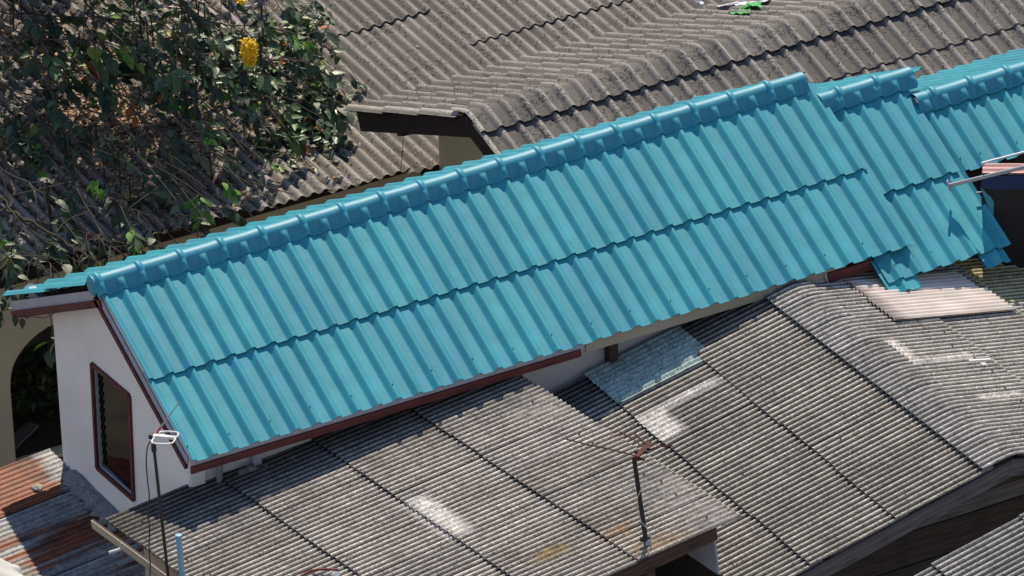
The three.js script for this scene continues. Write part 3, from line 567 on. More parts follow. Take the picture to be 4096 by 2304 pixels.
// =================================================================== D: grey double-wave gabled roof at the top
const tDf = 0.30, tDb = 0.41, DX = 7.565, DY = -2.476, DZ = -5.5;
const aDf = Math.atan(tDf), aDb = Math.atan(tDb);
const Dfv = V(0, -Math.sin(aDf), Math.cos(aDf)), Dfn = V(0, Math.cos(aDf), Math.sin(aDf)), Dbv = V(0, -Math.sin(aDb), -Math.cos(aDb)), Dbn = V(0, Math.cos(aDb), -Math.sin(aDb));
const pDf = (x, v, h = 0) => V(x, DY - 0.06, DZ).addScaledVector(Dfv, v).addScaledVector(Dfn, h), pDb = (x, v, h = 0) => V(x, DY - 0.06, DZ).addScaledVector(Dbv, v).addScaledVector(Dbn, h);
{
  const hs = thing('grey_roofed_house', 'cream walled house under a clean grey wide-ribbed gabled roof, directly behind the blue roof', 'house', V(12, G0, -6));
  const rib = (x) => ribGrey(x - DX - 0.035), amp = 0.05, XE = 17.6;
  const raf = []; for (const v of [0.3, 1.3, 2.2]) raf.push(beam(pDf(DX + 0.05, v, -0.05), pDf(XE, v, -0.05), 0.06, 0.07, Dfn)); for (const v of [0.3, 1.2, 2.2, 3.2]) raf.push(beam(pDb(DX + 0.05, v, -0.05), pDb(XE, v, -0.05), 0.06, 0.07, Dbn));
  const roof = part('roof', raf, M.darkWood, hs);
  srand(55);
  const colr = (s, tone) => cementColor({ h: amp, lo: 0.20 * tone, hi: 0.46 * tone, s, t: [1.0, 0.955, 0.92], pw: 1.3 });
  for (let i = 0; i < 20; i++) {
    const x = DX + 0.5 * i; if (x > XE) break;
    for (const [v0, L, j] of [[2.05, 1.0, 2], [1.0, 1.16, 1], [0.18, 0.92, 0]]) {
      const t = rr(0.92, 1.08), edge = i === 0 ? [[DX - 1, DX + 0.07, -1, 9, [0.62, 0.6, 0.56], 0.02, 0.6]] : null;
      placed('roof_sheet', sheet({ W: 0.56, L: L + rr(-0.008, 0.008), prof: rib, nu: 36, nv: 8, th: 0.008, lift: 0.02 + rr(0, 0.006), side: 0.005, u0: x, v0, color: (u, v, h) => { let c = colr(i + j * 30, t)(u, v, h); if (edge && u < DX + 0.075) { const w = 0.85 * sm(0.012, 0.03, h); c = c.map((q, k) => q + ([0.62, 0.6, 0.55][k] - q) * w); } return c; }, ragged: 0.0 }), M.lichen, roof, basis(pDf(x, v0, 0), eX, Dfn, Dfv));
    }
    for (const [v0, L, j] of [[2.15, 1.25, 2], [1.1, 1.2, 1], [0.18, 1.08, 0]]) {
      const t = rr(0.98, 1.12), x1 = x + 0.5;
      placed('roof_sheet', sheet({ W: 0.56, L: L + rr(-0.008, 0.008), prof: (u) => rib(x1 - (u + x1)) , nu: 36, nv: 8, th: 0.008, lift: 0.026 + rr(0, 0.006), side: 0.005, u0: -x1, v0, color: (u, v, h) => { let c = colr(i + j * 30 + 200, t)(u, v, h); if (i === 0 && -u < DX + 0.075) { const w = 0.85 * sm(0.012, 0.03, h); c = c.map((q, k) => q + ([0.62, 0.6, 0.55][k] - q) * w); } return c; } }), M.lichen, roof, basis(pDb(x1, v0, 0), eXn, Dbn, Dbv));
    }
  }
  // ridge pieces bent over the ribs
  for (let i = 0; i < 20; i++) {
    const x0 = DX + 0.5 * i; if (x0 > XE) break; const cf = colr(i + 900, rr(1.0, 1.12));
    const g = shell(32, 20, (a, b) => {
      const z = (b - 0.47) * 0.74, s = 0.06, tt = z > 0 ? tDf : tDb, q = Math.sqrt(z * z + s * s), y = -tt * (q - s) , sl = -tt * z / q, x = x0 + a * 0.53;
      return V(x, DY - 0.025 + y, DZ + z).addScaledVector(V(0, 1, -sl).normalize(), rib(x) * 1.02 + 0.006 * a);
    }, 0.008, (a, b) => [x0 + a * 0.53, b * 0.74], (a, b) => { const x = x0 + a * 0.53; let c = cf(x, b * 0.74, rib(x)); if (i === 0 && a < 0.14) { const w = 0.85 * sm(0.012, 0.03, rib(x)); c = c.map((q, k) => q + ([0.62, 0.6, 0.55][k] - q) * w); } return c; });
    part('ridge_sheet', g, M.lichen, roof);
  }
  const sc = []; for (let i = 0; i < 19; i++) for (const [f, v, n] of [[pDf, 1.0 - 0.18 * 0 - 0.1, Dfn], [pDb, 1.12, Dbn], [pDb, 2.2, Dbn], [pDf, 0.22, Dfn]]) { const x = DX + 0.035 + 0.5 * i + 0.25; const g = new THREE.CylinderGeometry(0.007, 0.009, 0.014, 6); g.applyQuaternion(new THREE.Quaternion().setFromUnitVectors(V(0, 1, 0), n)); const p = f(x + (f === pDf ? 0 : 0.25), v, 0.078); sc.push(g.translate(p.x, p.y, p.z)); }
  part('roof_screw', sc, M.screw, roof, { kind: 'stuff' });
  part('barge_board', beam(pDb(DX + 0.04, -0.03, -0.135), pDb(DX + 0.04, 3.2, -0.135), 0.03, 0.26, Dbn), M.darkBrown, hs);
  part('barge_board', beam(pDf(DX + 0.045, 0.0, -0.12), pDf(DX + 0.045, 2.95, -0.12), 0.03, 0.22, Dfn), M.darkBrown, hs);
  part('purlin_end', beam(pDb(DX + 0.08, 2.15, -0.27), pDb(DX + 0.7, 2.15, -0.27), 0.2, 0.09, Dbn), M.darkBrown, hs);
  const gw = [[-8.22, G0], [-3.2, G0], [-3.2, DY - 0.2 - 2.3 * tDf], [-5.5, DY - 0.2], [-8.22, DY - 0.2 - 2.72 * tDb]];
  for (const x of [8.615, 17]) part('gable_wall', prism(gw.map(([z, y]) => V(x, y, z)), V(0.14, 0, 0)), M.cream, hs);
  part('back_wall', box(8.76, G0, -8.22, 17, -3.9, -8.08), M.cream, hs); part('front_wall', box(8.76, G0, -3.34, 17, -3.4, -3.2), M.cream, hs);
}

// =================================================================== C: low-pitched mossy roof under the tree
const tC = 0.06, CO = V(8.615, -4.725, -8.196), aC = Math.atan(tC), Cv = V(0, -Math.sin(aC), Math.cos(aC)), Cn = V(0, Math.cos(aC), Math.sin(aC));
const CE = -7.55;                                                  // z of its eave
const pC = (x, z, h = 0) => V(x, CO.y - 0.028 - (z - CO.z) * tC, z).addScaledVector(Cn, h);
const atC = (px, py, h = 0) => at(px, py, pC(5, -10, h), Cn);
{
  const hs = thing('mossy_roofed_house', 'long house with a stained grey big-wave roof littered with dry leaves below the tree', 'house', V(5.5, G0, -11));
  const pitch = 0.168, amp = 0.05, prof = sine(pitch, amp), Wc = pitch * 6.5;
  const raf = []; for (const z of [-8.75, -9.8, -10.9, -12.0, -13.1, -14.2]) raf.push(beam(pC(1.2, z, -0.06), pC(15.6, z, -0.06), 0.07, 0.09, Cn));
  const roof = part('roof', raf, M.darkWood, hs);
  srand(66);
  const W = pitch * 6.5;
  for (let i = 0; i < 13; i++) {
    const x = 1.62 + i * W, far = x > 10.0, ez = -8.42 + 0.065 * (x + 0.5 - 5.6);
    for (const [z0, z1, j] of far ? [[-15.4, -13.75, 0], [-13.85, -10.74, 1], [-10.86, -8.65, 2]] : [[-15.0, -11.76, 1], [-11.89, x > 8.3 ? -8.5 : ez, 2]]) {
      const tone = rr(0.9, 1.12), L = z1 - z0 + rr(-0.01, 0.01);
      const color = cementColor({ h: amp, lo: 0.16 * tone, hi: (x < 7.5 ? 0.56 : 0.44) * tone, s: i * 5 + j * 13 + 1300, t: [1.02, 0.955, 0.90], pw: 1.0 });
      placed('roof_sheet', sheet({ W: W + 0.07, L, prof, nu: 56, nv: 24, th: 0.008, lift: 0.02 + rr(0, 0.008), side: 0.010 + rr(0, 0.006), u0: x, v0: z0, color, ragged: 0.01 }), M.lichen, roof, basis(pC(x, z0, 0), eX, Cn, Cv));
    }
  }
  part('fascia_board', box(1.6, CO.y - 0.16, -8.60, 8.6, CO.y - 0.04, -8.57), M.darkBrown, hs);
  // cream wall with an arched opening at its left end
  const s = new THREE.Shape([[1.7, G0], [8.6, G0], [8.6, -4.86], [1.7, -4.86]].map(([x, y]) => new THREE.Vector2(x, y)));
  const arch = new THREE.Path(); arch.moveTo(2.70, G0 + 0.02); arch.lineTo(4.6, G0 + 0.02); arch.lineTo(4.6, -5.58); arch.bezierCurveTo(3.8, -5.56, 3.3, -5.62, 3.02, -5.82); arch.bezierCurveTo(2.78, -6.0, 2.70, -6.16, 2.70, -6.5); s.holes.push(arch);
  const g = new THREE.ExtrudeGeometry(s, { depth: 0.16, bevelEnabled: true, bevelSize: 0.03, bevelThickness: 0.03, bevelSegments: 3 }); part('front_wall', uvMetres(g.translate(0, 0, -8.93)), M.cream, hs);
  part('inner_wall', box(1.8, G0, -10.1, 8.4, -4.95, -10.0), M.darkWood, hs);
  part('side_wall', box(1.7, G0, -14.8, 1.8, -5.0, -8.95), M.cream, hs); part('back_wall', box(1.7, G0, -14.9, 15.5, -4.7, -14.8), M.cream, hs);
  part('side_wall', box(15.4, G0, -14.8, 15.5, -5.0, -8.95), M.cream, hs);
}

// =================================================================== PINK ROOFED SHED and the poles at the right edge
{
  const y = -0.72, fl = atY(3930, 697, y), frr = atY(4420, 697, y), bl = atY(3926, 662, y + 0.02), br = atY(4420, 540, y + 0.02), dn = V(0, -0.03, 0);
  const sh = thing('pink_roofed_shed', 'small pink corrugated roof with a navy fascia and black shade below, at the right edge', 'shed', V(fl.x + 0.6, G0, fl.z));
  const along = frr.clone().sub(fl).normalize(), back = bl.clone().sub(fl), L = frr.distanceTo(fl);
  const n = back.clone().cross(along).normalize(); if (n.y < 0) n.negate(); const v = along.clone(), u = n.clone().cross(v);
  const amp = 0.02;
  for (let k = 0; k < 2; k++) { const g = sheet({ W: Math.abs(u.dot(back)) / 2 + 0.01, L, prof: sine(0.09, amp), nu: 32, nv: 6, th: 0.006, lift: 0.0 }); const sw = Math.abs(u.dot(back)) / 2; const o = fl.clone().addScaledVector(u, u.dot(back) > 0 ? sw * k : -sw * (k + 1)); placed('roof_sheet', g, M.pink, sh, basis(o, u, n, v)); }
  part('fascia_board', prism([fl.clone().add(V(0, -0.02, 0)), frr.clone().add(V(0, -0.02, 0)), frr.clone().add(V(0, -0.19, 0)), fl.clone().add(V(0, -0.19, 0))], back.clone().normalize().multiplyScalar(0.03)), M.navy, sh);
  const inw = back.clone().normalize().multiplyScalar(0.1), a = fl.clone().add(inw), b = frr.clone().add(inw);
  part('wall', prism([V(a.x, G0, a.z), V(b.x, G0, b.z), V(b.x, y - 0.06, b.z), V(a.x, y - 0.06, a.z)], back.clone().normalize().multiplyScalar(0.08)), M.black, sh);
  part('edge_trim', rod(bl.clone().add(V(0.0, 0.03, 0)), br.clone().add(V(0, 0.05, 0)), 0.014), M.whitePlastic, sh);
}
{
  const e = at(3797, 742, fr(0, 0, 0.16), fN), d = V(1, 0.40, 0.75).normalize(), t = thing('galvanised_pole', 'grey metal pole with a round end plate jutting over the blue roof at the right', 'pole', e.clone());
  part('pipe', rod(e, e.clone().addScaledVector(d, 2.6), 0.024, 0.024, 14), M.steel, t);
  part('end_plate', rod(e.clone().addScaledVector(d, -0.006), e.clone().addScaledVector(d, 0.006), 0.07, 0.07, 24), M.steel, t);
  const f = at(3905, 772, fr(0, 0, 0.03), fN); solo('bracket', rod(f.clone(), f.clone().add(V(0.11, -0.01, 0.02)), 0.012), M.steel, 'short grey metal stub sticking out beside the torn edge of the blue roof', 'bracket');
}
// =================================================================== ANTENNAS, PIPES, CABLES
{
  const foot = pA(5.10, 0.68), top = V(foot.x - 0.12, foot.y + 1.72, foot.z);
  const base = V(foot.x + 0.2, G0, foot.z);
  const t = thing('tv_antenna', 'small television antenna with a white loop on a thin dark mast before the white gable', 'antenna', base.clone());
  part('mast', rod(base, top, 0.019, 0.017, 12), M.darkSteel, t);
  const y = top.y + 0.05, q = (x, yy) => atY(x, yy, y);
  part('loop', tube([q(640, 1729), q(700, 1728), q(714, 1734), q(703, 1752), q(690, 1771), q(675, 1775), q(620, 1774), q(608, 1768), q(622, 1745)], 0.009, 60, 8, true), M.whitePlastic, t);
  part('boom', beam(q(606, 1743), q(702, 1750), 0.045, 0.03), M.whitePlastic, t);
  part('terminal_box', beam(q(598, 1742), q(612, 1744), 0.06, 0.05), M.darkSteel, t);
  part('clamp', rod(top.clone().add(V(0, -0.05, 0)), top.clone().add(V(0, 0.05, 0)), 0.028), M.darkSteel, t);
  const r0 = q(626, 1736), r1 = atZ(643, 1708, r0.z), r2 = atZ(717, 1609, r0.z);
  part('rod_grip', rod(r0, r1, 0.013), mat(0.5, 0.07, 0.09), t); part('rod', rod(r1, r2, 0.009, 0.006), M.steel, t);
  const c = []; for (const [x, yy] of [[600, 1764], [590, 1790], [585, 1840], [590, 1920], [597, 1985], [592, 2050], [599, 2120], [596, 2190], [601, 2260], [600, 2320], [603, 2400]]) c.push(atZ(x, yy, foot.z + 0.1)); part('cable', tube(c, 0.007, 60, 6), M.cable, t);
}
{
  const a = at(714, 2140, pA(5.08, 0.7, 0.3), V(0, 0, 1)), b = V(a.x + 0.18, G0, a.z), t = thing('water_pipe', 'light blue plastic water pipe standing against the dark antenna mast', 'pipe', b.clone());
  part('pipe', rod(b, a, 0.032, 0.032, 14), M.pvc, t);
  part('pipe_rim', new THREE.TorusGeometry(0.032, 0.006, 8, 20).rotateX(Math.PI / 2).translate(a.x, a.y, a.z), M.pvc, t);
  part('strap', new THREE.TorusGeometry(0.034, 0.005, 8, 20).rotateX(Math.PI / 2).translate(a.x + 0.027, a.y - 0.62, a.z), M.cable, t);
}
{
  const foot = pA(1.07, 3.70, 0.02), top = V(foot.x - 0.10, foot.y + 1.09, foot.z - 0.05), h = top.y + 0.03;
  const t = thing('rusty_antenna', 'rusty broken antenna with bent rods on a dark post, standing on the lean-to roof edge', 'antenna', foot.clone());
  part('mast', rod(foot, top, 0.026, 0.024, 12), M.darkSteel, t);
  part('insulator', new THREE.SphereGeometry(0.04, 14, 10).scale(0.9, 1.2, 0.9).translate(foot.x + 0.01, foot.y + 0.04, foot.z + 0.02), M.zinc, t);
  part('foot_plate', beam(foot.clone().add(V(-0.07, 0.10, 0)), foot.clone().add(V(0.05, 0.08, 0)), 0.03, 0.05), M.darkSteel, t);
  const q = (x, y, dy = 0) => atY(x, y, h + dy);
  const ctr = q(2550, 1825);
  part('element', tube([ctr, q(2440, 1797, 0.0), q(2350, 1778, 0.01), q(2263, 1756, 0.0)], 0.008, 20, 6), M.rust, t);
  part('element', tube([q(2572, 1790), q(2530, 1755), q(2480, 1727)], 0.008, 12, 6), M.rust, t);
  part('element', tube([q(2590, 1780), q(2560, 1755), q(2542, 1738)], 0.011, 12, 6), M.rust, t);
  part('element', tube([q(2596, 1800), q(2640, 1787, 0.01), q(2690, 1782, 0.02)], 0.010, 12, 6), M.rust, t);
  part('element', beam(q(2550, 1836), q(2580, 1836), 0.03, 0.02), M.rust, t);
  part('bracket', beam(q(2535, 1838), q(2600, 1772), 0.03, 0.05), M.rust, t);
  part('bracket', beam(q(2546, 1828, 0.04), q(2603, 1776, 0.04), 0.05, 0.02), M.rust, t);
  part('nut', [q(2543, 1808, 0.05), q(2594, 1796, 0.05), q(2582, 1808, 0.05)].map((p) => new THREE.IcosahedronGeometry(0.022, 1).translate(p.x, p.y, p.z)), M.darkSteel, t);
  const z = foot.z + 0.05; part('cable', tube([atZ(2572, 1838, z), atZ(2580, 1900, z), atZ(2576, 1940, z), atZ(2552, 1985, z), atZ(2548, 2020, z), atZ(2562, 2080, z), atZ(2598, 2130, z), atZ(2602, 2170, z), atZ(2594, 2200, z)], 0.005, 50, 5), M.paleCable, t);
}
{
  const z = 2.16; solo('loose_cable', tube([[3302, 1096], [3306, 1115], [3318, 1145], [3340, 1167], [3370, 1180], [3400, 1177], [3424, 1163], [3429, 1148], [3426, 1140]].map(([x, y]) => atZ(x, y, z)), 0.009, 40, 7), M.paleCable, 'pale cable hanging in a loop from the front eave of the long blue roof', 'cable');
  const w = at(1240, 2285, pA(3, 2, 0.06), An), w2 = at(1352, 2279, pA(3, 2, 0.10), An), w1 = at(1300, 2277, pA(3, 2, 0.09), An), w0 = at(1190, 2312, pA(3, 2, 0.04), An);
  solo('red_bar', tube([w0, w, w1, w2], 0.014, 24, 8), mat(0.16, 0.03, 0.03, { roughness: 0.5 }), 'dark red rod lying on the lean-to roof at the bottom edge', 'rod');
  const k = at(1342, 2300, pA(3, 2, 0.05), An), cap = new THREE.CylinderGeometry(0.032, 0.04, 0.09, 14); solo('plastic_cup', cap.rotateX(0.9).translate(k.x, k.y, k.z), M.whitePlastic, 'white plastic cup on the lean-to roof beside the dark red rod', 'cup');
  const s0 = pA(5.06, 0.0, -0.1), t = thing('pipe_stub', 'short white pipe stub held by a bracket below the lean-to eave, over rusty iron', 'pipe', s0.clone());
  const p0 = atZ(436, 2211, s0.z), p1 = atZ(484, 2196, s0.z); part('pipe', rod(p0, p1, 0.018, 0.018, 12), M.offwhite, t); part('bracket', [rod(p1.clone(), atZ(486, 2172, s0.z), 0.008), new THREE.SphereGeometry(0.025, 10, 8).translate(p1.x, p1.y, p1.z)], M.steel, t);
  solo('hanging_wire', tube([atZ(1614, 525, -8.3), atZ(1610, 600, -8.3), atZ(1600, 700, -8.3)], 0.004, 12, 5), M.cable, 'thin wire hanging under the dark barge board of the grey gabled roof', 'wire');
}
// =================================================================== LITTER ON THE GREY ROOFS
function crumple(pts, amp, s, nu = 24, nv = 12) {                  // four corners, a creased thin sheet
  return shell(nu, nv, (a, b) => {
    const p = pts[0].clone().lerp(pts[1], a), q = pts[3].clone().lerp(pts[2], a), r = p.lerp(q, b);
    const f = fbm(a * 4 + s, b * 4 + s, 4), cr = Math.abs(fbm(a * 7 + s, b * 3, 2) - 0.5) * 2;
    return r.add(V((fbm(a * 5 + s, b * 5 + 9, 3) - 0.5) * amp * 1.4, (f - 0.3) * amp * 1.6 - cr * amp * 0.6, (fbm(a * 5 + 7, b * 5 + s, 3) - 0.5) * amp * 1.4));
  }, -0.003, (a, b) => [a * 0.4, b * 0.2], null);
}
{
  const D = (x, y, h = 0.05) => at(x, y, pDb(9, 1, h), Dbn);
  solo('green_bag', [crumple([D(2955, 34, 0.06), D(3040, 6, 0.1), D(3046, 26, 0.08), D(2965, 36, 0.06)], 0.05, 3), crumple([D(2975, 33), D(3005, 33), D(3000, 52), D(2968, 52)], 0.02, 5, 12, 8), crumple([D(2921, 44), D(2976, 50), D(2976, 55), D(2922, 55)], 0.02, 8, 16, 6)], mat(0.07, 0.42, 0.10, { roughness: 0.35 }), 'crumpled green plastic bag lying on the grey gabled roof at the top edge', 'plastic bag');
  solo('white_bag', crumple([D(2868, 24, 0.05), D(3110, -4, 0.08), D(3050, 14, 0.06), D(2880, 31, 0.05)], 0.05, 11, 40, 10), mat(0.72, 0.73, 0.78, { roughness: 0.4 }), 'torn white plastic sheet strung along the grey gabled roof behind the green bag', 'plastic sheet');
  const a = D(2800, 12, 0.08), b = D(2830, 32, 0.06), t = thing('plastic_bottle', 'small plastic bottle with a blue label lying where two grey roofs meet', 'bottle', a.clone());
  const body = new THREE.LatheGeometry([[0, 0], [0.032, 0], [0.034, 0.02], [0.034, 0.13], [0.026, 0.16], [0.013, 0.18], [0.013, 0.2], [0, 0.2]].map(([x, y]) => new THREE.Vector2(x, y)), 18), qn = new THREE.Quaternion().setFromUnitVectors(V(0, 1, 0), b.clone().sub(a).normalize());
  const lab = new THREE.CylinderGeometry(0.0355, 0.0355, 0.07, 18, 1, true).translate(0, 0.07, 0);
  part('body', body.applyQuaternion(qn).translate(a.x, a.y, a.z), M.whitePlastic, t); part('label', lab.applyQuaternion(qn).translate(a.x, a.y, a.z), mat(0.03, 0.15, 0.45), t);
  // broken white pieces on the right slope of the timber house
  const B = (x, y) => at(x, y, pBr(1, 4, 0.05), Brn);
  solo('white_strip', beam(B(3876, 1443), B(3963, 1437), 0.03, 0.015), M.whitePlastic, 'white plastic strip lying on the right slope of the rounded-ridge roof', 'strip');
  solo('white_scrap', beam(B(3925, 1458), B(3944, 1457), 0.05, 0.02), M.whitePlastic, 'little white scrap just below the white plastic strip on the grey roof', 'scrap');
  // tarpaulin in the lower left corner
  const T = (x, y) => atY(x, y, -2.6);
  solo('white_tarpaulin', shell(50, 40, (a, b) => { const p = T(-520, 2060).lerp(T(70, 2205), a), q = T(-420, 2600).lerp(T(200, 2360), a); p.lerp(q, b); const e = sm(0.55, 1, a), f = Math.sin((a * 1.2 + b * 3.1) * 6) * 0.022 + 0.05 * (fbm(a * 3 + 2, b * 3, 2) - 0.5) + 0.035 * Math.abs(Math.sin(b * 9 - a * 5 + 2 * fbm(a * 3, b * 2, 2))); p.y += f - 0.22 * e * e; p.x += 0.05 * (fbm(b * 6, 3, 2) - 0.5); return p; }, -0.004, (a, b) => [a * 2, b * 2], null), mat(0.62, 0.62, 0.6, { roughness: 0.6, map: tPlaster }), 'creased white tarpaulin in the lower left corner, in front of the rusty iron', 'tarpaulin');
  // terracotta roof far off at the top right corner
  const far = thing('terracotta_roof', 'sliver of orange tiled roof beyond the grey roofs at the upper right corner', 'roof', V(19, G0, -13));
  const o1 = atZ(4062, -40, -12), o2 = atZ(4300, -90, -12);
  part('tile_slope', prism([atZ(4068, -10, -12), atZ(4300, -70, -12), atZ(4300, 40, -11.2), atZ(4088, 52, -11.2)], V(0, -0.05, 0)), M.terracotta, far);
  part('wall', box(o1.x + 0.4, G0, -12.6, o1.x + 3, o1.y - 1.2, -12.4), M.cream, far);
}

// =================================================================== PLANTS
function leafGeo(L = 1, Wd = 0.5, fold = 0.18, droop = 0.2, n = 5) {   // a folded, drooping leaf along +x
  const pos = [], idx = [], wid = (t) => Math.pow(Math.sin(Math.PI * Math.pow(t, 0.8)), 0.85) * (1 - 0.1 * t);
  for (let i = 0; i <= n; i++) { const t = i / n, w = i === 0 || i === n ? 0.01 : wid(t) * Wd * 0.5, y = -droop * t * t; pos.push(t * L, y, 0, t * L, y + fold * w, w, t * L, y + fold * w, -w); }
  for (let i = 0; i < n; i++) { const a = 3 * i, b = a + 3; idx.push(a, a + 1, b, a + 1, b + 1, b, a, b, a + 2, a + 2, b, b + 2); }
  const g = new THREE.BufferGeometry(); g.setAttribute('position', new THREE.Float32BufferAttribute(pos, 3)); g.setIndex(idx); g.computeVertexNormals(); g.setAttribute('uv', new THREE.Float32BufferAttribute(new Float32Array(pos.length / 3 * 2), 2)); return g;
}
const LEAF = [leafGeo(1, 0.52, 0.25, 0.15), leafGeo(1, 0.6, 0.15, 0.3), leafGeo(1, 0.45, 0.4, 0.05)];
function pose(p, yaw, pitch, roll, s) { return new THREE.Matrix4().compose(p, new THREE.Quaternion().setFromEuler(new THREE.Euler(roll, yaw, pitch, 'YZX')), V(s, s, s)); }
function scatter(parent, name, list, m, kind) {                     // list of matrices as one instanced part
  if (!list.length) return; const o = new THREE.InstancedMesh(LEAF[list.length % 3], m, list.length); o.name = name; const p = off.get(parent), t = new THREE.Matrix4();
  list.forEach((q, i) => { t.copy(q); t.elements[12] -= p.x; t.elements[13] -= p.y; t.elements[14] -= p.z; o.setMatrixAt(i, t); });
  o.castShadow = o.receiveShadow = true; o.userData.kind = 'stuff'; parent.add(o); return o;
}
const proj = (v) => { const q = v.clone().project(camera); return [(q.x + 1) * 2048, (1 - q.y) * 1152]; };

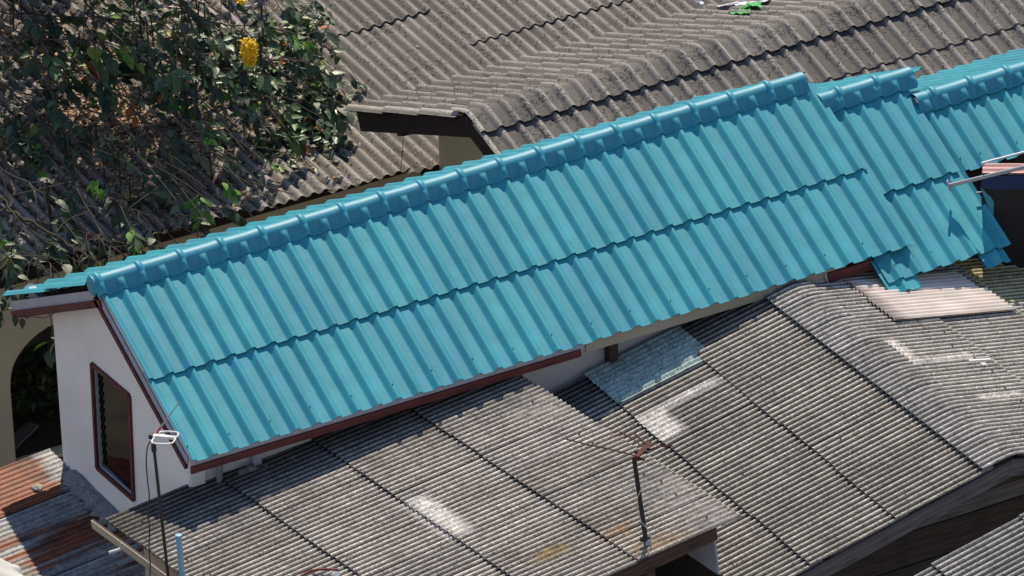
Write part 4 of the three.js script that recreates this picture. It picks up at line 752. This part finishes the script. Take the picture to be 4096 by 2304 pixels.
// ---- the tree whose branches hang over the mossy roof
{
  srand(101);
  const root = V(2.7, G0, -17.0), tree = thing('golden_shower_tree', 'leafy tree with long black pods and one yellow flower spray overhanging the mossy roof', 'tree', root.clone());
  const twigs = [], leaves = { leafDark: [], leafMid: [], leafGrey: [], leafBright: [], leafYellow: [], leafOrange: [] }, crown = [];
  const crownTop = V(3.5, -1.8, -16.6);
  part('trunk', [tube([root, V(2.8, -5, -17.1), V(3.1, -3, -16.8), crownTop], 0.16, 20, 12)], M.bark, tree);
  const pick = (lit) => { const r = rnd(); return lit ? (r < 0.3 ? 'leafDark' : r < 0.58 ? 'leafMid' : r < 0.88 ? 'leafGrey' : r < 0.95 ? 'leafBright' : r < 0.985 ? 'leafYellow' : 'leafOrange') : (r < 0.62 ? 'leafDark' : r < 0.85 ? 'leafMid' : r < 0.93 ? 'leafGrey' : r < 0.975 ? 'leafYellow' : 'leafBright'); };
  const spray = (p, dir, n, lit) => {                              // paired leaflets along a hanging stalk
    const L = rr(0.18, 0.38), d = dir.clone().add(V(rr(-0.5, 0.5), rr(-0.7, -0.1), rr(-0.5, 0.5))).normalize(), e = p.clone().addScaledVector(d, L).add(V(0, -0.08, 0));
    twigs.push(tube([p, p.clone().lerp(e, 0.5).add(V(0, 0.02, 0)), e], 0.0035, 3, 3));
    const yaw0 = Math.atan2(-d.z, d.x), kind = pick(lit), sz = rr(0.13, 0.23);
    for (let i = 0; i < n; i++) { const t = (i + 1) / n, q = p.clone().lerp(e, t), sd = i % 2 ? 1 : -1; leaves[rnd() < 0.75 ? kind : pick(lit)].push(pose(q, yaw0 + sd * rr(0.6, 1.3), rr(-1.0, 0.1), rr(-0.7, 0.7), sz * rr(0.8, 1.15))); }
  };
  const branch = (pts, r, nT, lit, dens = 1) => {
    const w = pts.map(([x, y, h]) => atC(x, y, h)), c = new THREE.CatmullRomCurve3(w);
    for (const q of c.getPoints(3)) q; const n = 22, P = c.getPoints(n); for (let i = 1; i < n; i++) P[i].add(V(rr(-0.03, 0.03), rr(-0.02, 0.02), rr(-0.03, 0.03)));
    const cc = new THREE.CatmullRomCurve3(P); const g = new THREE.TubeGeometry(cc, 44, r, 7); { const a = g.attributes.position; for (let k = 0; k <= 44; k++) { const ctr = cc.getPointAt(k / 44), f = 1 - 0.65 * k / 44; for (let j = 0; j <= 7; j++) { const id = k * 8 + j; a.setXYZ(id, ctr.x + (a.getX(id) - ctr.x) * f, ctr.y + (a.getY(id) - ctr.y) * f, ctr.z + (a.getZ(id) - ctr.z) * f); } } }
    part('branch', g, r > 0.018 ? M.bark : M.twig, tree);
    for (let i = 0; i < nT; i++) {
      const t = rr(0.12, 1), p = cc.getPointAt(t), tan = cc.getTangentAt(t), side = rnd() < 0.5 ? -1 : 1;
      const dir = tan.clone().multiplyScalar(rr(0.3, 1)).add(V(tan.z * side, 0, -tan.x * side).multiplyScalar(rr(0.3, 1))).add(V(0, rr(-0.55, 0.25), 0)).normalize(), L = rr(0.3, 1.0);
      const e = p.clone().addScaledVector(dir, L).add(V(0, -0.12 * L, 0)), mid = p.clone().lerp(e, 0.5).add(V(rr(-0.06, 0.06), rr(-0.02, 0.08), rr(-0.06, 0.06)));
      twigs.push(tube([p, mid, e], rr(0.004, 0.008), 8, 4));
      const k = Math.round(rr(0.6, 3.2) * dens); for (let j = 0; j < k; j++) spray(p.clone().lerp(e, rr(0.3, 1)), dir, Math.round(rr(4, 8)), lit);
    }
  };
  const BR = [
    [[[-120, -120, 2.4], [300, 250, 1.6], [700, 560, 0.9], [1000, 740, 0.5]], 0.02, 15, 1, 0.5], [[[200, -160, 2.4], [500, 180, 1.7], [830, 420, 1.0], [1010, 520, 0.7]], 0.016, 16, 1, 0.5],
    [[[-120, 200, 1.6], [150, 480, 1.2], [330, 800, 0.8], [430, 970, 0.6]], 0.016, 15, 0, 0.7], [[[-140, 420, 1.3], [20, 640, 1.1], [48, 760, 1.0], [42, 850, 0.95]], 0.035, 3, 0, 0.6],
    [[[-60, 800, 1.0], [110, 880, 0.9], [250, 960, 0.7], [380, 1050, 0.5]], 0.03, 9, 0, 0.6], [[[500, -160, 2.2], [780, 60, 1.6], [1050, 110, 1.1], [1290, 170, 0.6]], 0.012, 18, 1, 0.9],
    [[[-60, 40, 2.1], [350, 70, 1.7], [620, 90, 1.5], [900, 60, 1.2]], 0.014, 18, 1, 0.9], [[[690, -140, 2.2], [760, 180, 1.5], [900, 330, 1.1], [1210, 410, 0.6]], 0.013, 15, 1, 0.7],
    [[[-60, 320, 1.6], [250, 420, 1.3], [620, 470, 1.0], [1040, 480, 0.6]], 0.013, 13, 1, 0.45], [[[100, -120, 2.3], [190, 300, 1.5], [270, 560, 1.1], [340, 770, 0.8]], 0.016, 14, 0, 0.6],
    [[[320, -120, 2.3], [430, 250, 1.6], [610, 510, 1.1], [960, 650, 0.6]], 0.012, 12, 1, 0.4], [[[-90, 620, 1.3], [150, 760, 1.0], [330, 900, 0.7], [480, 1010, 0.5]], 0.014, 13, 0, 0.6],
    [[[840, -120, 2.0], [980, 110, 1.4], [1080, 260, 1.0], [1240, 330, 0.6]], 0.012, 15, 1, 0.8], [[[-80, 700, 1.2], [60, 860, 1.0], [160, 1000, 0.8], [250, 1120, 0.6]], 0.014, 12, 0, 0.6],
    [[[-80, 120, 2.0], [120, 260, 1.7], [420, 300, 1.4], [760, 270, 1.1]], 0.012, 15, 1, 0.8], [[[260, 640, 1.0], [480, 720, 0.8], [700, 760, 0.6], [900, 800, 0.4]], 0.009, 9, 0, 0.6],
    [[[420, 780, 0.9], [560, 850, 0.7], [700, 900, 0.5], [830, 930, 0.35]], 0.008, 8, 0, 0.6], [[[1000, -120, 1.6], [1150, 20, 1.1], [1240, 60, 0.8], [1310, 90, 0.5]], 0.010, 10, 1, 1.0],
    [[[380, -140, 2.2], [640, 140, 1.6], [860, 250, 1.2], [1100, 240, 0.8]], 0.011, 13, 1, 0.7], [[[-60, 940, 0.9], [60, 1010, 0.8], [140, 1060, 0.7], [220, 1100, 0.6]], 0.012, 10, 0, 0.7],
    [[[-160, -60, 2.6], [60, 120, 2.2], [260, 160, 1.9], [520, 150, 1.6]], 0.014, 17, 0, 1.0],
  ];
  for (const [p, r, n, l, d] of BR) branch(p, r, n, l, d);
  for (let i = 0; i < 60; i++) { const x = rr(-60, 900), y = rr(-60, 650), h = rr(0.5, 1.5), dx = rr(120, 380), dy = dx * rr(0.4, 1.1); twigs.push(tube([atC(x, y, h), atC(x + dx * 0.5, y + dy * 0.4, h * 0.9), atC(x + dx, y + dy, h * 0.8)], rr(0.004, 0.008), 10, 4)); }
  // limbs that carry the branches, and the crown above the picture
  for (const [x, y, h] of [[-120, -120, 2.4], [200, -160, 2.4], [500, -160, 2.2], [840, -120, 2.0], [-120, 200, 1.6], [-90, 620, 1.3]]) { const e = atC(x, y, h); part('limb', tube([crownTop.clone().add(V(0, -0.4, 0)), crownTop.clone().lerp(e, 0.5).add(V(0, 0.3, 0)), e], 0.05, 18, 8), M.bark, tree); }
  for (let i = 0; i < 15000; i++) {                                 // where the shade of each leaf will lie decides where the crown is thick
    const sx = rr(-500, 1150), sy = rr(-250, 1250), lo = Math.max(1.2, (sy + 40) / 457), h = lo + rr(0, 1.5), x = sx + 28 * h, y = sy - 457 * h;
    const w = 0.95 * sm(560, 760, sy) * (1 - sm(420, 900, sx)) + 0.36 * (1 - sm(60, 330, sx)) + 0.12 * (1 - sm(100, 330, sy)) * (1 - sm(500, 900, sx)) + 0.08 * (1 - sm(900, 1150, sx));
    const cl = sm(0.34, 0.58, vn(sx / 75 + 9, sy / 75 + 40)); if (rnd() > w * (0.25 + 0.9 * cl)) continue;
    crown.push(pose(atC(x, y, h), rr(0, 6.3), rr(-1, 0.6), rr(-0.9, 0.9), rr(0.16, 0.28)));
  }
  for (let i = 0; i < 1500; i++) { const p = atC(rr(-900, -60), rr(-200, 900), rr(0.8, 3)); const [px] = proj(p); if (px > -25) continue; crown.push(pose(p, rr(0, 6.3), rr(-1, 0.6), rr(-0.9, 0.9), rr(0.13, 0.2))); }
  part('twigs', twigs, M.twig, tree, { kind: 'stuff' });
  // the leaves nearest to us singly, the rest as foliage
  const all = []; for (const k in leaves) for (const m of leaves[k]) all.push([k, m]);
  all.forEach((q) => { const e = q[1].elements, p = V(e[12], e[13], e[14]), [x, y] = proj(p); q.push(x > 0 && y > 0 ? V(e[0], e[1], e[2]).length() * 1 + (p.y + 4) * 0.03 : -9); });
  all.sort((a, b) => b[2] - a[2]);
  all.slice(0, 270).forEach(([k, m], i) => placed('leaf', LEAF[i % 3], M[k], tree, m));
  const rest = {}; for (const [k, m] of all.slice(270)) (rest[k] ||= []).push(m);
  for (const k in rest) scatter(tree, 'foliage', rest[k], M[k]);
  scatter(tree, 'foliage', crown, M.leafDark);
  // black pods
  for (const [x, y0, y1] of [[534, 0, 80], [560, 40, 190], [585, 75, 245], [158, 105, 205], [132, 80, 190], [316, 130, 262], [783, 0, 40], [796, 10, 155], [818, 10, 150], [1046, 26, 167], [1035, 130, 280], [1075, 88, 162], [783, 265, 355], [805, 268, 355], [356, 490, 620], [385, 495, 605], [410, 630, 790], [472, 615, 760], [518, 715, 830], [630, 275, 390], [555, 350, 480], [783, 290, 500], [837, 580, 720], [195, 750, 990], [188, 720, 900], [548, 150, 330], [600, 60, 230], [52, 20, 140], [82, 0, 110], [455, 560, 690]]) {
    const a = atC(x, y0, rr(0.9, 1.6)), b = a.clone().add(V(rr(-0.02, 0.02), -(y1 - y0) / 312, rr(-0.02, 0.02)));
    part('seed_pod', tube([a, a.clone().lerp(b, 0.4).add(V(rr(-0.02, 0.02), 0, 0)), b], 0.011, 8, 7), M.pod, tree);
  }
  // yellow flower sprays
  for (const [x, y0, y1, n] of [[993, 158, 265, 150], [960, -20, 8, 30]]) {
    const a = atC(x, y0, 1.7), L = (y1 - y0) / 312, fl = [];
    for (let i = 0; i < n; i++) { const t = rnd(), r = 0.085 * Math.sin(Math.PI * Math.min(1, 0.18 + 0.75 * t)) + 0.02, th = rr(0, 6.3); for (let k = 0; k < 4; k++) { const g = LEAF[1].clone(); g.applyMatrix4(pose(a.clone().add(V(r * Math.cos(th) * rr(0.5, 1), -L * t, r * Math.sin(th))), rr(0, 6.3), rr(-0.8, 0.8), rr(-1, 1), rr(0.035, 0.06))); fl.push(g); } }
    part('flower_spray', fl, M.flower, tree);
    const bud = []; for (let i = 0; i < 16; i++) bud.push(new THREE.SphereGeometry(0.009, 6, 5).translate(a.x + rr(-0.04, 0.04), a.y - L - rr(0, 0.1), a.z + rr(-0.04, 0.04))); part('flower_buds', bud, M.leafBright, tree);
  }
  // fresh bright green leaves
  for (const [x, y] of [[365, 400], [443, 385], [377, 735], [8, 975], [395, 770], [840, 560], [1235, 175]]) { const g = []; for (let i = 0; i < 9; i++) { const q = LEAF[2].clone(); q.applyMatrix4(pose(atC(x + rr(-14, 14), y + rr(-16, 10), 1.15), rr(0, 6.3), rr(-1.4, -0.5), rr(-0.5, 0.5), rr(0.09, 0.14))); g.push(q); } part('young_leaves', g, M.leafBright, tree); }
  const berries = []; for (let i = 0; i < 60; i++) { const p = atC(140 + rr(-22, 22), 650 + rr(-38, 40), 1.0 + rr(-0.05, 0.05)); berries.push(new THREE.SphereGeometry(0.010, 6, 5).translate(p.x, p.y, p.z)); } part('berries', berries, M.leafMid, tree);
}
// ---- creeper spreading over the right part of the mossy roof
{
  srand(202);
  const c = atC(1150, 400, 0.1), vine = thing('creeper', 'green creeper sprawling over the mossy roof beside the tip of the grey gabled roof', 'climbing plant', c.clone());
  const L = { leafDark: [], leafMid: [], leafGrey: [], leafBright: [], leafYellow: [], leafOrange: [] }, stems = [], all = [];
  for (const [x, y, rx, ry, n, h] of [[1130, 340, 170, 110, 230, 0.25], [1240, 470, 130, 90, 200, 0.22], [1330, 420, 70, 70, 90, 0.2], [1080, 200, 170, 90, 130, 0.35], [960, 300, 150, 100, 130, 0.3], [870, 160, 150, 90, 110, 0.35], [1290, 540, 70, 50, 60, 0.15], [1120, 560, 110, 60, 70, 0.15], [1230, 80, 90, 70, 80, 0.25], [700, 120, 140, 100, 70, 0.3], [300, 250, 90, 60, 70, 0.4], [1180, 650, 90, 50, 30, 0.08], [1340, 600, 30, 60, 24, 0.08], [480, 40, 160, 60, 70, 0.4]]) {
    for (let k = 0; k < 5; k++) { const a = rr(0, 6.3), p0 = atC(x, y, 0.06), p1 = atC(x + rx * Math.cos(a), y + ry * Math.sin(a), 0.07); stems.push(tube([p0, p0.clone().lerp(p1, 0.5).add(V(0, rr(0.03, 0.12), 0)), p1], 0.005, 8, 4)); }
    for (let i = 0; i < n; i++) { const a = rr(0, 6.3), r = Math.sqrt(rnd()), q = rnd(), kind = q < 0.2 ? 'leafDark' : q < 0.48 ? 'leafMid' : q < 0.86 ? 'leafGrey' : q < 0.95 ? 'leafBright' : q < 0.985 ? 'leafYellow' : 'leafOrange'; all.push([kind, pose(atC(x + rx * r * Math.cos(a), y + ry * r * Math.sin(a), rr(0.06, h)), rr(0, 6.3), rr(-0.6, 0.35), rr(-0.5, 0.5), rr(0.09, 0.165))]); }
  }
  part('stems', stems, M.leafMid, vine, { kind: 'stuff' });
  all.sort((a, b) => V(b[1].elements[0], b[1].elements[1], b[1].elements[2]).lengthSq() - V(a[1].elements[0], a[1].elements[1], a[1].elements[2]).lengthSq());
  all.slice(0, 260).forEach(([k, m], i) => placed('leaf', LEAF[i % 3], M[k], vine, m));
  const rest = {}; for (const [k, m] of all.slice(260)) (rest[k] ||= []).push(m); for (const k in rest) scatter(vine, 'foliage', rest[k], M[k]);
  const o = atC(1236, 460, 0.3); placed('leaf', leafGeo(0.14, 0.13, 0.2, 0.02), M.leafOrange, vine, pose(o, 2.4, -0.9, 0.2, 1)).userData.label = 'orange withered leaf';
}
// ---- dry leaves lying in the troughs of the mossy roof
{
  srand(303);
  const g = leafGeo(1, 0.5, -0.55, 0.35, 4), cols = [[0.50, 0.34, 0.22], [0.26, 0.15, 0.09], [0.58, 0.44, 0.31], [0.12, 0.075, 0.05], [0.36, 0.23, 0.14]], list = [], cc = [];
  const prof = sine(0.168, 0.05);
  let guard = 0; while (list.length < 8000 && guard++ < 120000) {
    const x = rr(2.2, 9), z = rr(-14.9, -8.5), p = pC(x, z, 0), [px, py] = proj(p); if (px < -60 || px > 1480 || py < -60 || py > 1180) continue;
    const d = Math.exp(-Math.pow((px - 480) / 470, 2) - Math.pow((py - 520) / 330, 2)) * 1.1 + 0.25 * Math.exp(-Math.pow((px - 200) / 300, 2) - Math.pow((py - 300) / 400, 2)) + (px < 1400 ? 0.035 : 0);
    const h = prof(x) / 0.05, cl = sm(0.3, 0.65, fbm(x * 1.6, z * 1.1, 3)); if (rnd() > d * (0.35 + cl) * (h > 0.55 ? 0.22 : 1)) continue;
    list.push(pose(pC(x, z, prof(x) + 0.022 + rr(0, 0.035)), rr(0, 6.3), rr(-0.5, 0.6), rr(-1.2, 1.2), rr(0.045, 0.10))); cc.push(cols[Math.floor(rnd() * 5)]);
  }
  const o = new THREE.InstancedMesh(g, mat(1, 1, 1, { roughness: 0.85 }), list.length); o.name = 'dry_leaf_litter'; list.forEach((m, i) => { o.setMatrixAt(i, m); const k = rr(0.7, 1.2); o.setColorAt(i, new THREE.Color().setRGB(cc[i][0] * k, cc[i][1] * k, cc[i][2] * k)); });
  o.castShadow = o.receiveShadow = true; o.userData = { kind: 'stuff', label: 'dry brown leaves lying thick in the troughs of the mossy roof', category: 'leaf litter' }; scene.add(o);
  // single dry leaves that show on the clean part of the roof
  const spots = [[1405, 575, 0.15], [1378, 555, 0.12], [1440, 565, 0.17], [1725, 290, 0.09], [1663, 182, 0.07], [1210, 92, 0.12], [1850, 100, 0.07]];
  spots.forEach(([x, y, s], i) => { const p = atC(x, y, 0.05), o2 = new THREE.Mesh(g, mat(...cols[[2, 0, 2, 1, 2, 2, 0][i]])); o2.name = numbered('dry_leaf'); o2.applyMatrix4(pose(p, 2 + i, -0.2, 0.4, s)); o2.userData = { label: ['dry leaf in the trough just left of the tip of the dark barge board', 'leftmost dry leaf of the three below the dark barge board tip', 'rightmost curled dry leaf of the three below the dark barge board tip', 'dry leaf lying just above the back edge of the grey gabled roof', 'small dry leaf below the wavy joint of the mossy roof', 'pale dry leaf at the upper right edge of the creeper', 'tiny dry leaf near the top of the mossy roof'][i], category: 'leaf', group: 'dry leaves on the bare roof' }; o2.castShadow = true; scene.add(o2); });
}
// ---- plants in the dark yard at the left
{
  srand(404);
  const b = atY(-40, 1720, G0), pl = thing('papaya_plant', 'plant with large lobed leaves in the dark gap left of the white gable wall', 'plant', b.clone());
  const lobed = () => { const s = new THREE.Shape(), n = 7; s.moveTo(0, 0); for (let i = 0; i < n; i++) { const a0 = -1.9 + 3.8 * i / n, a1 = -1.9 + 3.8 * (i + 1) / n, am = (a0 + a1) / 2, r = 1 - 0.25 * Math.abs(am) / 1.9; for (const [a, q] of [[a0, 0.42], [am - 0.16, 0.62], [am - 0.13, 0.7], [am - 0.06, 0.85], [am, 1], [am + 0.06, 0.85], [am + 0.13, 0.7], [am + 0.16, 0.62]]) s.lineTo(Math.cos(a) * r * q, Math.sin(a) * r * q); } s.lineTo(0, 0); const g = new THREE.ShapeGeometry(s); const p = g.attributes.position; for (let i = 0; i < p.count; i++) { const x = p.getX(i), y = p.getY(i), r = Math.hypot(x, y); p.setXYZ(i, x, -0.35 * r * r + 0.05 * Math.cos(Math.atan2(y, x) * 11), y); } g.computeVertexNormals(); return g; };
  const LG = lobed(); const top = V(b.x + 0.1, -4.5, b.z + 0.1); part('stem', rod(b, top, 0.06, 0.04, 10), M.bark, pl);
  for (const [x, y, z, s, yaw, pi] of [[15, 1560, 0, 0.34, 0.2, -0.4], [70, 1590, 0, 0.3, -0.2, -0.5], [-30, 1530, 0, 0.36, 0.9, -0.3], [20, 1690, 0.1, 0.3, -0.6, -0.9], [-40, 1640, 0.1, 0.36, -1.2, -0.4], [-70, 1740, 0.1, 0.34, -1.5, -0.6], [-120, 1600, 0, 0.36, 3, -0.4], [-20, 1480, -0.1, 0.3, 1.7, -0.4]]) { const p = atZ(x, y, b.z + z); placed('leaf', LG, M.leafMid, pl, pose(p, yaw, pi, rr(-0.2, 0.2), s)); part('leaf_stalk', rod(top, p, 0.008, 0.006, 5), M.leafMid, pl); }
  const b2 = atY(150, 1640, G0), sh = thing('dark_shrub', 'low dark green shrub by the arched opening in the cream wall', 'shrub', b2.clone()), f = [], st = [];
  for (let i = 0; i < 520; i++) { const a = rr(0, 6.3), e = rr(-0.2, 1.5), r = 0.75 * Math.cbrt(rnd()); f.push(pose(b2.clone().add(V(r * Math.cos(a) * Math.cos(e) * 0.75, 0.15 + r * Math.sin(e) * 1.1, r * Math.sin(a) * Math.cos(e) * 0.7)), rr(0, 6.3), rr(-0.9, 0.3), rr(-0.6, 0.6), rr(0.09, 0.16))); }
  for (let i = 0; i < 9; i++) { const a = rr(0, 6.3); st.push(rod(b2.clone(), b2.clone().add(V(0.4 * Math.cos(a), rr(0.4, 0.8), 0.4 * Math.sin(a))), 0.012, 0.006, 6)); }
  part('stems', st, M.bark, sh, { kind: 'stuff' }); scatter(sh, 'foliage', f, M.leafDark);
  const w = atY(150, 1760, G0 + 0.05); solo('plank', beam(w.clone().add(V(-0.9, 0, 0.35)), w.clone().add(V(0.1, 0.03, -0.35)), 0.18, 0.04), M.greyBoard, 'grey plank lying on the dark ground behind the rusty iron', 'plank');
  const lf = thing('leaf_sprig', 'two dark leaves hanging below the left end of the maroon barge board', 'leaf sprig', atX(75, 1270, 0.0)); const e0 = atX(75, 1270, 0.0);
  for (const [x, y, s] of [[52, 1270, 0.16], [80, 1282, 0.15]]) placed('leaf', LEAF[0], M.leafDark, lf, pose(atX(x + 8, y - 10, 0.0), 1.2, -1.35, 0.3, s)); part('stalk', tube([e0, atX(140, 1268, 0.0), atX(180, 1270, 0), atX(214, 1255, 0)], 0.006, 12, 5), M.twig, lf);
}
renderer.render(scene, camera);
